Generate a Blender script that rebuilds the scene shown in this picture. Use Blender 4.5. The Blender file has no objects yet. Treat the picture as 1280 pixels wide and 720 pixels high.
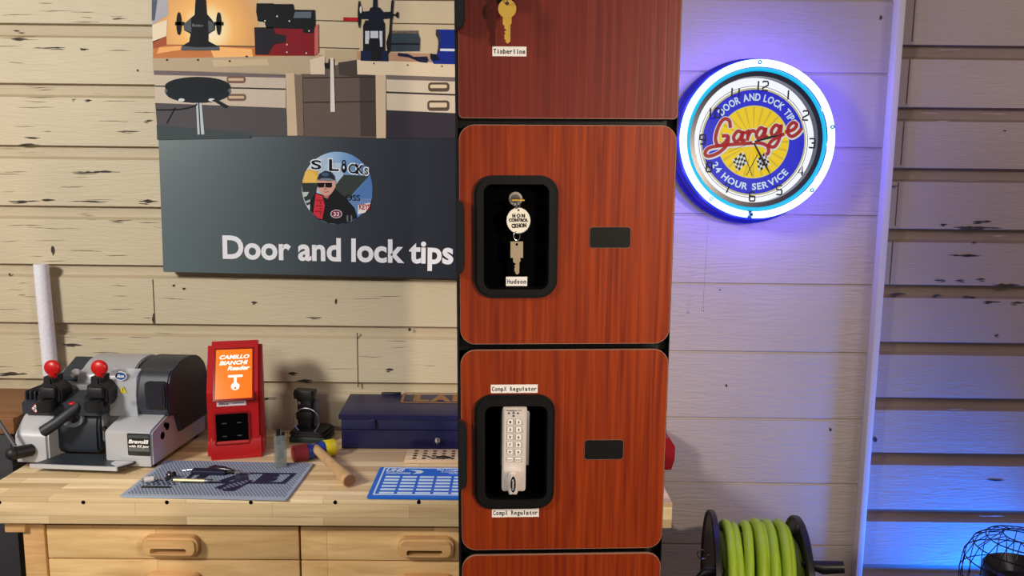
import bpy, bmesh, math, random
from math import sin, cos, pi, radians, atan2
from mathutils import Matrix, Vector
random.seed(7)
S = bpy.context.scene
COL = S.collection

# ---------------------------------------------------------------- camera
FPX, CH, PITCH, ROLL = 1000.0, 1.64, radians(8), 0.0114
Fw = Vector((0, cos(PITCH), -sin(PITCH)))
_r = Vector((1, 0, 0)); _u = Vector((0, sin(PITCH), cos(PITCH)))
Rt = _r * cos(ROLL) + _u * sin(ROLL); Up = _u * cos(ROLL) - _r * sin(ROLL)
CP = Vector((0, 0, CH))
cam = bpy.data.cameras.new('camera'); co = bpy.data.objects.new('camera', cam); COL.objects.link(co)
cam.sensor_width = 36; cam.lens = FPX / 1280 * 36; cam.clip_start = .05
co.matrix_world = Matrix(((Rt.x, Up.x, -Fw.x, CP.x), (Rt.y, Up.y, -Fw.y, CP.y), (Rt.z, Up.z, -Fw.z, CP.z), (0, 0, 0, 1)))
S.camera = co

def ray(px, py): return Fw + Rt * ((px - 640) / FPX) + Up * ((360 - py) / FPX)
def atY(px, py, Y): d = ray(px, py); return CP + d * (Y / d.y)
def onz(px, py, z): d = ray(px, py); return CP + d * ((z - CH) / d.z)
def loc2(px, py, M, k=0.0):
    """where the sight line of a photo point meets the plane y=k of a thing's own frame -> (x, z)"""
    I = M.inverted(); o = I @ CP; d = I.to_3x3() @ ray(px, py)
    p = o + d * ((k - o.y) / d.y); return (p.x, p.z)

# ---------------------------------------------------------------- materials
def lin(c): return tuple((v / 255 / 12.92) if v / 255 <= .04045 else ((v / 255 + .055) / 1.055) ** 2.4 for v in c) + (1,)
_MC = {}
def nodes(name):
    m = bpy.data.materials.new(name); m.use_nodes = True
    return m, m.node_tree.nodes, m.node_tree.links, m.node_tree.nodes['Principled BSDF']
def pm(name, c, rough=.5, metal=0, var=.08, sc=9, bump=0, bsc=60, emit=0, alpha=1, trans=0, stretch=(1, 1, 1), ec=None, spec=None):
    key = (name, c)
    if key in _MC: return _MC[key]
    m, N, L, b = nodes(name); _MC[key] = m
    tc = N.new('ShaderNodeTexCoord'); mp = N.new('ShaderNodeMapping'); mp.inputs['Scale'].default_value = stretch
    L.new(tc.outputs['Object'], mp.inputs['Vector'])
    no = N.new('ShaderNodeTexNoise'); no.inputs['Scale'].default_value = sc; no.inputs['Detail'].default_value = 4
    L.new(mp.outputs[0], no.inputs['Vector'])
    mx = N.new('ShaderNodeMix'); mx.data_type = 'RGBA'; mx.blend_type = 'MIX'
    cl = lin(c); mx.inputs[6].default_value = tuple(v * (1 - var) for v in cl[:3]) + (1,)
    mx.inputs[7].default_value = tuple(min(1, v * (1 + var)) for v in cl[:3]) + (1,)
    L.new(no.outputs['Fac'], mx.inputs[0]); L.new(mx.outputs[2], b.inputs['Base Color'])
    b.inputs['Roughness'].default_value = rough; b.inputs['Metallic'].default_value = metal
    if spec is not None: b.inputs['Specular IOR Level'].default_value = spec
    if trans: b.inputs['Transmission Weight'].default_value = trans; b.inputs['IOR'].default_value = 1.3
    if alpha < 1: b.inputs['Alpha'].default_value = alpha
    if emit:
        b.inputs['Emission Strength'].default_value = emit
        if ec: b.inputs['Emission Color'].default_value = lin(ec)
        else: L.new(mx.outputs[2], b.inputs['Emission Color'])
    if bump:
        n2 = N.new('ShaderNodeTexNoise'); n2.inputs['Scale'].default_value = bsc; n2.inputs['Detail'].default_value = 6
        L.new(mp.outputs[0], n2.inputs['Vector']); bp = N.new('ShaderNodeBump'); bp.inputs['Strength'].default_value = bump
        bp.inputs['Distance'].default_value = .004
        L.new(n2.outputs['Fac'], bp.inputs['Height']); L.new(bp.outputs[0], b.inputs['Normal'])
    return m
def ink(c, rough=.6): return pm('print_%d_%d_%d' % c, c, rough, var=.05, sc=30, spec=.12)

def wood(name, cols, grain=(2, 60, 60), stave=None, rough=.5, contrast=.35, vec='xyz', gscale=1.0):
    m, N, L, b = nodes(name)
    tc = N.new('ShaderNodeTexCoord'); mp = N.new('ShaderNodeMapping'); mp.inputs['Scale'].default_value = grain
    L.new(tc.outputs['Object'], mp.inputs['Vector'])
    no = N.new('ShaderNodeTexNoise'); no.inputs['Scale'].default_value = gscale; no.inputs['Detail'].default_value = 8; no.inputs['Distortion'].default_value = .6
    L.new(mp.outputs[0], no.inputs['Vector'])
    rp = N.new('ShaderNodeValToRGB'); e = rp.color_ramp.elements
    e[0].position = .3; e[0].color = lin(cols[0]); e[1].position = .7; e[1].color = lin(cols[1])
    L.new(no.outputs['Fac'], rp.inputs[0]); out = rp.outputs[0]
    if stave:
        sx = N.new('ShaderNodeSeparateXYZ'); L.new(tc.outputs['Object'], sx.inputs[0])
        ad = N.new('ShaderNodeMath'); ad.operation = 'ADD'; L.new(sx.outputs['Y'], ad.inputs[0]); L.new(sx.outputs['Z'], ad.inputs[1])
        cb = N.new('ShaderNodeCombineXYZ'); L.new(sx.outputs['X'], cb.inputs[0]); L.new(ad.outputs[0], cb.inputs[1])
        br = N.new('ShaderNodeTexBrick'); L.new(cb.outputs[0], br.inputs['Vector'])
        br.inputs['Scale'].default_value = 1; br.inputs['Brick Width'].default_value = stave[0]; br.inputs['Row Height'].default_value = stave[1]
        br.inputs['Mortar Size'].default_value = .0006; br.inputs['Color1'].default_value = (1.16, 1.12, 1.08, 1); br.inputs['Color2'].default_value = (.7, .6, .5, 1)
        br.inputs['Mortar'].default_value = (.6, .5, .4, 1); br.offset = .37; br.offset_frequency = 2
        mx = N.new('ShaderNodeMix'); mx.data_type = 'RGBA'; mx.blend_type = 'MULTIPLY'; mx.inputs[0].default_value = .95
        L.new(out, mx.inputs[6]); L.new(br.outputs['Color'], mx.inputs[7]); out = mx.outputs[2]
    L.new(out, b.inputs['Base Color']); b.inputs['Roughness'].default_value = rough
    bp = N.new('ShaderNodeBump'); bp.inputs['Strength'].default_value = .15; bp.inputs['Distance'].default_value = .002
    L.new(no.outputs['Fac'], bp.inputs['Height']); L.new(bp.outputs[0], b.inputs['Normal'])
    return m

def siding(name, c, chipc, chip=.68, bump=.4, grain=(6, 6, 45)):
    """old brushed house paint: soft grain, hairline cracks that run with the boards, blotches"""
    m, N, L, b = nodes(name)
    tc = N.new('ShaderNodeTexCoord'); mp = N.new('ShaderNodeMapping'); mp.inputs['Scale'].default_value = grain
    L.new(tc.outputs['Object'], mp.inputs['Vector'])
    a = N.new('ShaderNodeTexNoise'); a.inputs['Scale'].default_value = 1.0; a.inputs['Detail'].default_value = 6; a.inputs['Distortion'].default_value = .8
    L.new(mp.outputs[0], a.inputs['Vector'])
    r = N.new('ShaderNodeValToRGB'); r.color_ramp.elements[0].position = chip; r.color_ramp.elements[1].position = chip + .025
    L.new(a.outputs['Fac'], r.inputs[0])
    big = N.new('ShaderNodeTexNoise'); big.inputs['Scale'].default_value = 3; big.inputs['Detail'].default_value = 3; L.new(tc.outputs['Object'], big.inputs['Vector'])
    m0 = N.new('ShaderNodeMix'); m0.data_type = 'RGBA'
    cl = lin(c); m0.inputs[6].default_value = tuple(v * .86 for v in cl[:3]) + (1,); m0.inputs[7].default_value = tuple(v * 1.1 for v in cl[:3]) + (1,)
    L.new(big.outputs['Fac'], m0.inputs[0])
    m1 = N.new('ShaderNodeMix'); m1.data_type = 'RGBA'; L.new(r.outputs[0], m1.inputs[0]); L.new(m0.outputs[2], m1.inputs[6]); m1.inputs[7].default_value = lin(chipc)
    L.new(m1.outputs[2], b.inputs['Base Color']); b.inputs['Roughness'].default_value = .55
    bp = N.new('ShaderNodeBump'); bp.inputs['Strength'].default_value = bump; bp.inputs['Distance'].default_value = .004
    f = N.new('ShaderNodeTexNoise'); f.inputs['Scale'].default_value = 2.2; f.inputs['Detail'].default_value = 8; f.inputs['Distortion'].default_value = 1.2
    L.new(mp.outputs[0], f.inputs['Vector'])
    L.new(f.outputs['Fac'], bp.inputs['Height']); L.new(bp.outputs[0], b.inputs['Normal'])
    return m

def gradient_mat(name, stops, x0, x1, rough=.35, axis=0):
    """colour that runs across a part"""
    m, N, L, b = nodes(name)
    tc = N.new('ShaderNodeTexCoord'); sx = N.new('ShaderNodeSeparateXYZ'); L.new(tc.outputs['Object'], sx.inputs[0])
    mr = N.new('ShaderNodeMapRange'); mr.inputs[1].default_value = x0; mr.inputs[2].default_value = x1
    L.new(sx.outputs[axis], mr.inputs[0]); rp = N.new('ShaderNodeValToRGB'); el = rp.color_ramp.elements
    for i, (p, c) in enumerate(stops):
        e = el[i] if i < 2 else el.new(p)
        e.position = p; e.color = lin(c)
    L.new(mr.outputs[0], rp.inputs[0]); L.new(rp.outputs[0], b.inputs['Base Color']); b.inputs['Roughness'].default_value = rough
    return m

def radial_mat(name, cx, cz, r, stops, rough=.5):
    m, N, L, b = nodes(name)
    tc = N.new('ShaderNodeTexCoord'); mp = N.new('ShaderNodeMapping'); mp.inputs['Location'].default_value = (-cx / r, 0, -cz / r); mp.inputs['Scale'].default_value = (1 / r, 0, 1 / r)
    L.new(tc.outputs['Object'], mp.inputs['Vector']); ln = N.new('ShaderNodeVectorMath'); ln.operation = 'LENGTH'; L.new(mp.outputs[0], ln.inputs[0])
    rp = N.new('ShaderNodeValToRGB'); el = rp.color_ramp.elements
    for i, (p, c) in enumerate(stops):
        e = el[i] if i < 2 else el.new(p)
        e.position = p; e.color = lin(c)
    L.new(ln.outputs['Value'], rp.inputs[0]); L.new(rp.outputs[0], b.inputs['Base Color']); b.inputs['Roughness'].default_value = rough; b.inputs['Specular IOR Level'].default_value = .12
    return m
# ---------------------------------------------------------------- mesh builder
def rrect(x0, z0, x1, z1, r, n=6):
    P = []
    for cx, cz, a in ((x1 - r, z1 - r, 0), (x0 + r, z1 - r, 90), (x0 + r, z0 + r, 180), (x1 - r, z0 + r, 270)):
        for i in range(n + 1):
            t = radians(a + 90 * i / n); P.append((cx + r * cos(t), cz + r * sin(t)))
    return P
def ell(cx, cz, rx, rz, n=32, a0=0): return [(cx + rx * cos(2 * pi * i / n + a0), cz + rz * sin(2 * pi * i / n + a0)) for i in range(n)]
def smooth_line(P, k=6):
    if len(P) < 3: return [Vector(p) for p in P]
    P = [Vector(p) for p in P]; out = []
    for i in range(len(P) - 1):
        p0 = P[max(i - 1, 0)]; p1 = P[i]; p2 = P[i + 1]; p3 = P[min(i + 2, len(P) - 1)]
        for j in range(k):
            t = j / k
            out.append(.5 * ((2 * p1) + (p2 - p0) * t + (2 * p0 - 5 * p1 + 4 * p2 - p3) * t * t + (3 * p1 - p0 - 3 * p2 + p3) * t ** 3))
    return out + [P[-1]]
_TX = {}
def text_mesh(s, bold=0.0, shear=0.0):
    k = (s, bold, shear)
    if k in _TX: return _TX[k]
    cu = bpy.data.curves.new('t', 'FONT'); cu.body = s; cu.size = 1; cu.offset = bold; cu.shear = shear; cu.resolution_u = 4
    o = bpy.data.objects.new('t', cu); COL.objects.link(o)
    dg = bpy.context.evaluated_depsgraph_get(); me = bpy.data.meshes.new_from_object(o.evaluated_get(dg))
    V = [(v.co.x, v.co.y) for v in me.vertices]; Fc = [tuple(p.vertices) for p in me.polygons]
    bpy.data.objects.remove(o); bpy.data.curves.remove(cu); bpy.data.meshes.remove(me)
    _TX[k] = (V, Fc); return _TX[k]
XZ = lambda y: (lambda u, v: Vector((u, y, v)))
XY = lambda z: (lambda u, v: Vector((u, v, z)))

class MB:
    def __init__(s): s.bm = bmesh.new(); s.mats = []
    def mi(s, m):
        if m not in s.mats: s.mats.append(m)
        return s.mats.index(m)
    def add(s, b, m, M=None):
        if M is not None: b.transform(M)
        i = s.mi(m); me = bpy.data.meshes.new('t'); b.normal_update(); b.to_mesh(me)
        for p in me.polygons: p.material_index = i
        s.bm.from_mesh(me); bpy.data.meshes.remove(me); b.free(); return s
    def box(s, x0, x1, y0, y1, z0, z1, m, bev=0, seg=2, M=None):
        b = bmesh.new(); bmesh.ops.create_cube(b, size=1)
        for v in b.verts: v.co = Vector(((x0 + x1) / 2 + v.co.x * (x1 - x0), (y0 + y1) / 2 + v.co.y * (y1 - y0), (z0 + z1) / 2 + v.co.z * (z1 - z0)))
        if bev: bmesh.ops.bevel(b, geom=b.edges[:], offset=bev, segments=seg, affect='EDGES', profile=.5)
        return s.add(b, m, M)
    def cyl(s, p0, p1, r0, m, r1=None, seg=24, bev=0, M=None):
        p0 = Vector(p0); p1 = Vector(p1); r1 = r0 if r1 is None else r1; d = p1 - p0
        b = bmesh.new(); bmesh.ops.create_cone(b, cap_ends=True, segments=seg, radius1=r0, radius2=r1, depth=d.length)
        if bev: bmesh.ops.bevel(b, geom=[e for e in b.edges if len(e.link_faces) == 2 and any(len(f.verts) > 4 for f in e.link_faces)], offset=bev, segments=2, affect='EDGES')
        q = Vector((0, 0, 1)).rotation_difference(d.normalized()).to_matrix().to_4x4()
        b.transform(Matrix.Translation((p0 + p1) / 2) @ q); return s.add(b, m, M)
    def ball(s, c, r, m, seg=20, M=None):
        r = (r, r, r) if isinstance(r, (int, float)) else r
        b = bmesh.new(); bmesh.ops.create_uvsphere(b, u_segments=seg, v_segments=max(8, seg // 2), radius=1)
        b.transform(Matrix.Translation(c) @ Matrix.Diagonal((*r, 1))); return s.add(b, m, M)
    def prism(s, P, a, c, m, axis='y', bev=0, M=None, seg=2):
        f = {'y': lambda u, v, w: (u, w, v), 'x': lambda u, v, w: (w, u, v), 'z': lambda u, v, w: (u, v, w)}[axis]
        b = bmesh.new(); A = [b.verts.new(f(u, v, a)) for u, v in P]; B = [b.verts.new(f(u, v, c)) for u, v in P]; n = len(P)
        b.faces.new(A); b.faces.new(B[::-1])
        for i in range(n): b.faces.new((A[i], B[i], B[(i + 1) % n], A[(i + 1) % n]))
        bmesh.ops.recalc_face_normals(b, faces=b.faces)
        if bev: bmesh.ops.bevel(b, geom=[e for e in b.edges if any(len(x.verts) == n for x in e.link_faces)], offset=bev, segments=seg, affect='EDGES', clamp_overlap=True)
        return s.add(b, m, M)
    def ring(s, O, I, y0, y1, m, M=None, axis='y', bev=0):
        f = {'y': lambda u, v, w: (u, w, v), 'z': lambda u, v, w: (u, v, w)}[axis]
        b = bmesh.new(); n = len(O); Q = [[b.verts.new(f(u, v, w)) for u, v in P] for P, w in ((O, y0), (I, y0), (I, y1), (O, y1))]
        for k in range(4):
            for i in range(n): b.faces.new((Q[k][i], Q[(k + 1) % 4][i], Q[(k + 1) % 4][(i + 1) % n], Q[k][(i + 1) % n]))
        bmesh.ops.recalc_face_normals(b, faces=b.faces)
        if bev: E_ = set(Q[3]); F_ = set(Q[2]); bmesh.ops.bevel(b, geom=[e for e in b.edges if (set(e.verts) <= E_)], offset=bev, segments=3, affect='EDGES', clamp_overlap=True)
        return s.add(b, m, M)
    def poly(s, P, fn, m):
        b = bmesh.new(); V = [b.verts.new(fn(u, v)) for u, v in P]; b.faces.new(V); return s.add(b, m)
    def stroke(s, P, w, fn, m, k=6, closed=False):
        Q = smooth_line([(u, v, 0) for u, v in P], k); b = bmesh.new(); Lr = []
        for i, p in enumerate(Q):
            t = Q[min(i + 1, len(Q) - 1)] - Q[max(i - 1, 0)]; t = t.normalized() if t.length else Vector((1, 0, 0)); n = Vector((-t.y, t.x, 0)) * w / 2
            a, c = p + n, p - n; Lr.append((b.verts.new(fn(a.x, a.y)), b.verts.new(fn(c.x, c.y))))
        for i in range(len(Lr) - 1): b.faces.new((Lr[i][0], Lr[i][1], Lr[i + 1][1], Lr[i + 1][0]))
        return s.add(b, m)
    def tube(s, P, r, m, seg=8, closed=False, M=None):
        P = [Vector(p) for p in P]; b = bmesh.new(); R = []; n = len(P); nv = None
        for i, p in enumerate(P):
            t = (P[(i + 1) % n] - P[i - 1]) if closed else (P[min(i + 1, n - 1)] - P[max(i - 1, 0)])
            t.normalize()
            if nv is None: nv = t.orthogonal().normalized()
            nv = (nv - t * nv.dot(t)).normalized(); bn = t.cross(nv); rr = r[i] if isinstance(r, (list, tuple)) else r
            R.append([b.verts.new(p + (nv * cos(2 * pi * j / seg) + bn * sin(2 * pi * j / seg)) * rr) for j in range(seg)])
        for i in range(n if closed else n - 1):
            a, c = R[i], R[(i + 1) % n]
            for j in range(seg): b.faces.new((a[j], a[(j + 1) % seg], c[(j + 1) % seg], c[j]))
        if not closed: b.faces.new(R[0][::-1]); b.faces.new(R[-1])
        bmesh.ops.recalc_face_normals(b, faces=b.faces); return s.add(b, m, M)
    def lathe(s, prof, m, seg=48, M=None):
        """profile of (radius, height) turned about z"""
        b = bmesh.new(); R = [[b.verts.new((r * cos(2 * pi * j / seg), r * sin(2 * pi * j / seg), z)) for j in range(seg)] for r, z in prof]
        for i in range(len(R) - 1):
            for j in range(seg): b.faces.new((R[i][j], R[i][(j + 1) % seg], R[i + 1][(j + 1) % seg], R[i + 1][j]))
        bmesh.ops.remove_doubles(b, verts=b.verts, dist=1e-6); bmesh.ops.recalc_face_normals(b, faces=b.faces); return s.add(b, m, M)
    def text(s, t, x0, v0, x1, v1, fn, m, bold=0, shear=0, rot=0):
        V, Fc = text_mesh(t, bold, shear)
        if not V: return s
        a0 = min(v[0] for v in V); a1 = max(v[0] for v in V); b0 = min(v[1] for v in V); b1 = max(v[1] for v in V)
        b = bmesh.new(); cx, cv = (x0 + x1) / 2, (v0 + v1) / 2; vs = []
        for u, v in V:
            uu = (u - a0) / (a1 - a0) * (x1 - x0) + x0 - cx; vv = (v - b0) / (b1 - b0) * (v1 - v0) + v0 - cv
            vs.append(b.verts.new(fn(cx + uu * cos(rot) - vv * sin(rot), cv + uu * sin(rot) + vv * cos(rot))))
        for f in Fc:
            try: b.faces.new([vs[i] for i in f])
            except ValueError: pass
        return s.add(b, m)
    def mono(s, t, x0, v0, x1, cap, fn, m, bold=0):
        """typewriter strip lettering: every letter in a cell of equal width, v0 the baseline"""
        cw = (x1 - x0) / len(t); k = cap / .73
        for i, ch in enumerate(t):
            if ch == ' ': continue
            V, Fc = text_mesh(ch, bold, 0); a0 = min(v[0] for v in V); a1 = max(v[0] for v in V)
            kx = min(k, cw * .8 / max(a1 - a0, .05)); b = bmesh.new(); c = x0 + cw * (i + .5)
            vs = [b.verts.new(fn(c + (u - (a0 + a1) / 2) * kx, v0 + v * k)) for u, v in V]
            for f in Fc:
                try: b.faces.new([vs[j] for j in f])
                except ValueError: pass
            s.add(b, m)
        return s
    def build(s, name, parent=None, ang=35, loc=None, rot=None):
        me = bpy.data.meshes.new(name); s.bm.to_mesh(me); s.bm.free()
        for m in s.mats: me.materials.append(m)
        for p in me.polygons: p.use_smooth = True
        me.set_sharp_from_angle(angle=radians(ang))
        o = bpy.data.objects.new(name, me); COL.objects.link(o)
        if parent: o.parent = parent
        if loc is not None: o.location = loc
        if rot is not None: o.rotation_euler = rot
        return o

def tag(o, label, cat, group=None):
    o['label'] = label; o['category'] = cat
    if group: o['group'] = group
    return o
def thing(name, label, cat, loc=(0, 0, 0), rot=(0, 0, 0), group=None):
    o = bpy.data.objects.new(name, None); COL.objects.link(o); o.empty_display_size = .05
    o.location = loc; o.rotation_euler = rot; return tag(o, label, cat, group)
def struct(o): o['kind'] = 'structure'; return o
def frame(loc, rot=(0, 0, 0)):
    from mathutils import Euler
    return Matrix.Translation(loc) @ Euler(rot).to_matrix().to_4x4()

# ---------------------------------------------------------------- shared materials
BLACK = pm('black_plastic', (13, 13, 14), .5, spec=.3)
BLACKM = pm('black_paint', (14, 14, 16), .35)
VOID = pm('black_lining', (3, 3, 4), .95, spec=.05)
CHROME = pm('chrome', (200, 200, 205), .18, 1)
STEEL = pm('steel', (150, 152, 158), .35, 1)
BRASS = pm('brass', (226, 186, 84), .35, .35)
WHITE = pm('white_card', (238, 236, 232), .6)
INKB = pm('black_ink', (18, 18, 20), .6)
RED = pm('red_plastic', (190, 14, 16), .35)
BENCH = wood('butcher_block', ((206, 184, 142), (242, 224, 182)), (2.5, 42, 42), (.33, .034), .45)
BENCHF = wood('drawer_wood', ((190, 154, 102), (224, 192, 138)), (5, 40, 40), (.42, .2), .5)
HANDLEW = wood('handle_wood', ((196, 148, 92), (220, 178, 122)), (8, 60, 60), None, .5)
CHERRY = wood('cherry_laminate', ((108, 28, 6), (154, 58, 10)), (60, 60, 1.6), None, .36, gscale=2.4)

# ---------------------------------------------------------------- setting
W = 2.40
ZT = .86
PAINT_L = siding('cream_siding_paint', (200, 187, 158), (112, 96, 74), .78, .35)
PAINT_C = siding('grey_siding_paint', (180, 168, 162), (150, 138, 130), .80, .8, (5, 5, 34))
PAINT_R = siding('dull_siding_paint', (172, 156, 146), (120, 106, 98), .80, .5)
CHIP = pm('bare_dark_wood', (58, 50, 42), .8)
HAIR = pm('hairline_crack', (128, 108, 82), .8)
PAINT_LC = siding('cream_cove_shade', (186, 170, 140), (112, 96, 74), .78, .35)  # darker than the boards: cove shade mixed into the colour
PAINT_RC = siding('dull_cove_shade', (138, 118, 104), (110, 96, 88), .80, .4)
GROOVE = pm('groove_joint_paint', (92, 76, 58), .8)  # dark vertical joints and seam between the boards
def wz(px, py): return atY(px, py, W).z
def drop_siding(mb, x0, x1, ztop, zbot, lines, cove, m, deep=.011, mc=None):
    """lines: height of each board's lower edge; under it a cove of the given height"""
    prof = [(0, ztop)]
    for z in lines:
        prof += [(0, z + .0015), (.002, z), (deep, z - .001), (deep, z - cove * .55), (deep * .8, z - cove * .8), (.002, z - cove * .97), (0, z - cove)]
    prof += [(0, zbot)]
    b = bmesh.new(); R = []
    nx = 12
    for i in range(nx + 1):
        x = x0 + (x1 - x0) * i / nx; R.append([b.verts.new((x, W + d, z)) for d, z in prof])
    for i in range(nx):
        for j in range(len(prof) - 1): b.faces.new((R[i][j], R[i][j + 1], R[i + 1][j + 1], R[i + 1][j]))
    bmesh.ops.recalc_face_normals(b, faces=b.faces)
    if b.faces[:][0].normal.y > 0: bmesh.ops.reverse_faces(b, faces=b.faces[:])
    if mc:      # the coves' shade is put into a darker strip of colour
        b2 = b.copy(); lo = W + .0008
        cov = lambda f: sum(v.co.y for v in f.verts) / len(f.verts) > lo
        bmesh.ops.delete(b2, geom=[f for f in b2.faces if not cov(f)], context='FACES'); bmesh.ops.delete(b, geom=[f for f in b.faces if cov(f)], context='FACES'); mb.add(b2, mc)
    mb.add(b, m)
def crack(mb, px, py, w, th=1.0, m=None):
    n = max(4, int(w / 5)); U, D = [], []
    yy = 0
    for i in range(n + 1):
        f = i / n; k = max(.12, min(1, 4 * f * (1 - f))) * random.uniform(.35, 1.1) * th / 2; yy += random.uniform(-.45, .45)
        a = atY(px - w / 2 + w * f, py + yy - k, W - .0012); c = atY(px - w / 2 + w * f, py + yy + k, W - .0012); U.append((a.x, a.z)); D.append((c.x, c.z))
    mb.poly(U + D[::-1], XZ(W - .0012), m or CHIP)
def chip(mb, px, py, w, h, m=None):
    if h > w * .7:
        P = [(px + w / 2 * cos(t) * random.uniform(.5, 1), py + h / 2 * sin(t) * random.uniform(.6, 1)) for t in [2 * pi * i / 9 for i in range(9)]]
        mb.poly([(q.x, q.z) for q in (atY(a, b_, W - .0012) for a, b_ in P)], XZ(W - .0012), m or CHIP)
    else:
        crack(mb, px, py, w, h * .75, m); crack(mb, px + random.uniform(-.3, .3) * w, py + h * .4, w * .5, h * .4, m)
XS = -.9 + 1.3        # behind the locker the cream siding ends and the plain boards begin
XS = .16
zl = [wz(100, y) for y in (30, 105, 182.6, 258, 331, 404)]
pl = (zl[0] - zl[-1]) / 5
zl = [zl[0] + pl * 2, zl[0] + pl] + zl + [zl[-1] - pl * k for k in range(1, 7) if zl[-1] - pl * k > .05]
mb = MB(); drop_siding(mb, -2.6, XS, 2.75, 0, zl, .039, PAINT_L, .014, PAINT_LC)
for _ in range(120): crack(mb, random.uniform(0, 190) if random.random() < .5 else random.uniform(0, 570), random.uniform(0, 545), random.uniform(10, 46), random.uniform(.5, 1.1), HAIR)
for a in ((24, 49, 22, 4), (62, 60, 40, 3), (105, 61, 12, 4), (172, 88, 4, 4), (20, 38, 10, 3), (110, 126, 10, 3), (92, 125, 5, 3), (36, 181, 26, 4), (120, 215, 60, 4), (30, 252, 40, 4),
          (60, 250, 18, 4), (185, 252, 24, 6), (110, 252, 50, 2), (66, 313, 6, 14), (150, 276, 30, 2), (12, 343, 4, 5), (192, 398, 5, 18), (15, 467, 38, 6), (90, 431, 26, 4), (366, 467, 14, 5), (381, 476, 20, 5),
          (275, 442, 22, 3), (392, 397, 20, 3), (318, 378, 8, 5), (230, 361, 5, 4), (217, 357, 5, 4), (487, 462, 10, 5), (512, 412, 6, 5), (420, 377, 4, 8), (330, 499, 14, 3), (338, 498, 18, 2), (160, 165, 30, 2), (40, 172, 20, 3), (185, 152, 12, 3), (150, 24, 20, 2)):
    chip(mb, *a)
for (px, y0, y1) in ((191, 349, 404), (446.5, 416, 484)):
    p, q = atY(px, y0, W), atY(px, y1, W); mb.box(p.x - .0012, p.x + .0012, W - .0013, W + .003, q.z, p.z, GROOVE)
struct(mb.build('wall_left'))

zc = [wz(1050, 91), wz(1050, 184), wz(1050, 269), wz(1000, 355), wz(1000, 440), wz(1000, 523), wz(1000, 604), wz(1000, 681)]
zc = [zc[0] + .207 * 2, zc[0] + .207] + zc + [zc[-1] - .205 * k for k in (1, 2)]
mb = MB(); drop_siding(mb, XS, atY(1103, 200, W).x, 2.75, 0, zc, .0075, PAINT_C, .006)
for a in ((1038, 537, 5, 5), (908, 482, 3, 5), (1101, 22, 4, 8), (900, 362, 3, 2)): chip(mb, *a)
struct(mb.build('wall_center'))

zr = [wz(1200, y) for y in (57, 135, 211, 287, 357, 428.5, 498, 567, 638, 707)]
zr = [zr[0] + .177 * k for k in (3, 2, 1)] + zr + [zr[-1] - .177 * k for k in (1, 2)]
xt = atY(1105, 200, W).x
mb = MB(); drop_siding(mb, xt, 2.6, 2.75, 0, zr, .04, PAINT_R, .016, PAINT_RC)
for _ in range(36): crack(mb, random.uniform(1130, 1270), random.uniform(0, 710), random.uniform(10, 40), random.uniform(.5, 1), pm('raised_paint_flake', (196, 184, 178), .5))
for a in ((1222, 284, 60, 5), (1228, 277, 24, 5), (1205, 319, 42, 5), (1218, 303, 6, 3), (1175, 350, 14, 4), (1200, 351, 12, 4), (1226, 349, 14, 4), (1258, 356, 34, 6), (1122, 368, 22, 5), (1172, 369, 14, 4), (1212, 371, 18, 4), (1240, 377, 22, 6),
          (1272, 379, 18, 4), (1094, 549, 6, 9), (1244, 599, 24, 3), (1100, 378, 4, 4), (1256, 163, 5, 3), (1118, 233, 10, 4), (1246, 420, 6, 3), (1110, 247, 3, 4), (1180, 281, 10, 4)): chip(mb, *a)
for y0, y1, xa, xb in ((0, 52, 1142, 1140), (74, 130, 1136, 1133), (152, 206, 1129, 1126), (228, 282, 1121, 1119), (302, 355, 1115, 1112), (515, 565, 1088, 1086), (584, 637, 1086, 1082)):
    p, q = atY(xa, y0, W), atY(xb, y1, W); mb.box(q.x - .0012, q.x + .0012, W - .001, W + .002, q.z, p.z, GROOVE)
struct(mb.build('wall_right'))

mb = MB(); p = atY(1118, 0, W - .03); q = atY(1060, 720, W - .03)
mb.box(xt - .006, xt + .014, W - .034, W + .01, 0, 2.75, pm('trim_paint', (205, 198, 200), .5, bump=.25, bsc=40, stretch=(1, 1, .2)), .002)
struct(mb.build('trim_1'))
mb = MB(); mb.box(-2.6, 2.6, -2.2, W + .02, -.04, 0, pm('concrete_floor', (112, 106, 100), .7, bump=.2)); struct(mb.build('floor'))

# ---------------------------------------------------------------- workbench
BYAW = .0095
bx0, by0 = -.45, 1.838
B = thing('workbench', 'light butcher-block workbench with wooden drawers standing along the siding wall', 'workbench', (bx0, by0, 0), (0, 0, BYAW))
MBn = frame((bx0, by0, 0), (0, 0, BYAW))
def bl(px, py, k=0): return loc2(px, py, MBn, k)
XL, XR = -.845, .845
mb = MB(); mb.box(XL, XR, 0, .53, ZT - .066, ZT, BENCH, .003)
for px in (104, 208.5, 313.5, 419, 523.5): 
    x, z = bl(px, 628, -.0004); mb.cyl((x, -.0006, z), (x, .01, z), .0048, VOID, seg=14)
for px in (-1, 628, 733, 838 - 20):
    x, z = bl(px, 628, -.0004); mb.cyl((x, -.0006, z), (x, .01, z), .0048, VOID, seg=14)
mb.build('worktop', B)
FY = .032
lx0, lx1 = bl(30, 690, FY)[0], bl(57, 690, FY)[0]
for a, c in ((lx0, lx1), (-lx1 - .02, -lx0 - .02)):
    for y in (FY, .42):
        mb = MB(); mb.box(a, c, y, y + .058, 0, ZT - .068, HANDLEW, .003); mb.build('leg', B)
    mb = MB(); cxa = a - .036 if a < 0 else c - .01
    mb.box(cxa, cxa + .05, FY - .012, .48, ZT - .098, ZT - .067, HANDLEW, .003); mb.build('crosspiece', B)
mb = MB(); xw = lx1 + .004
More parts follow.
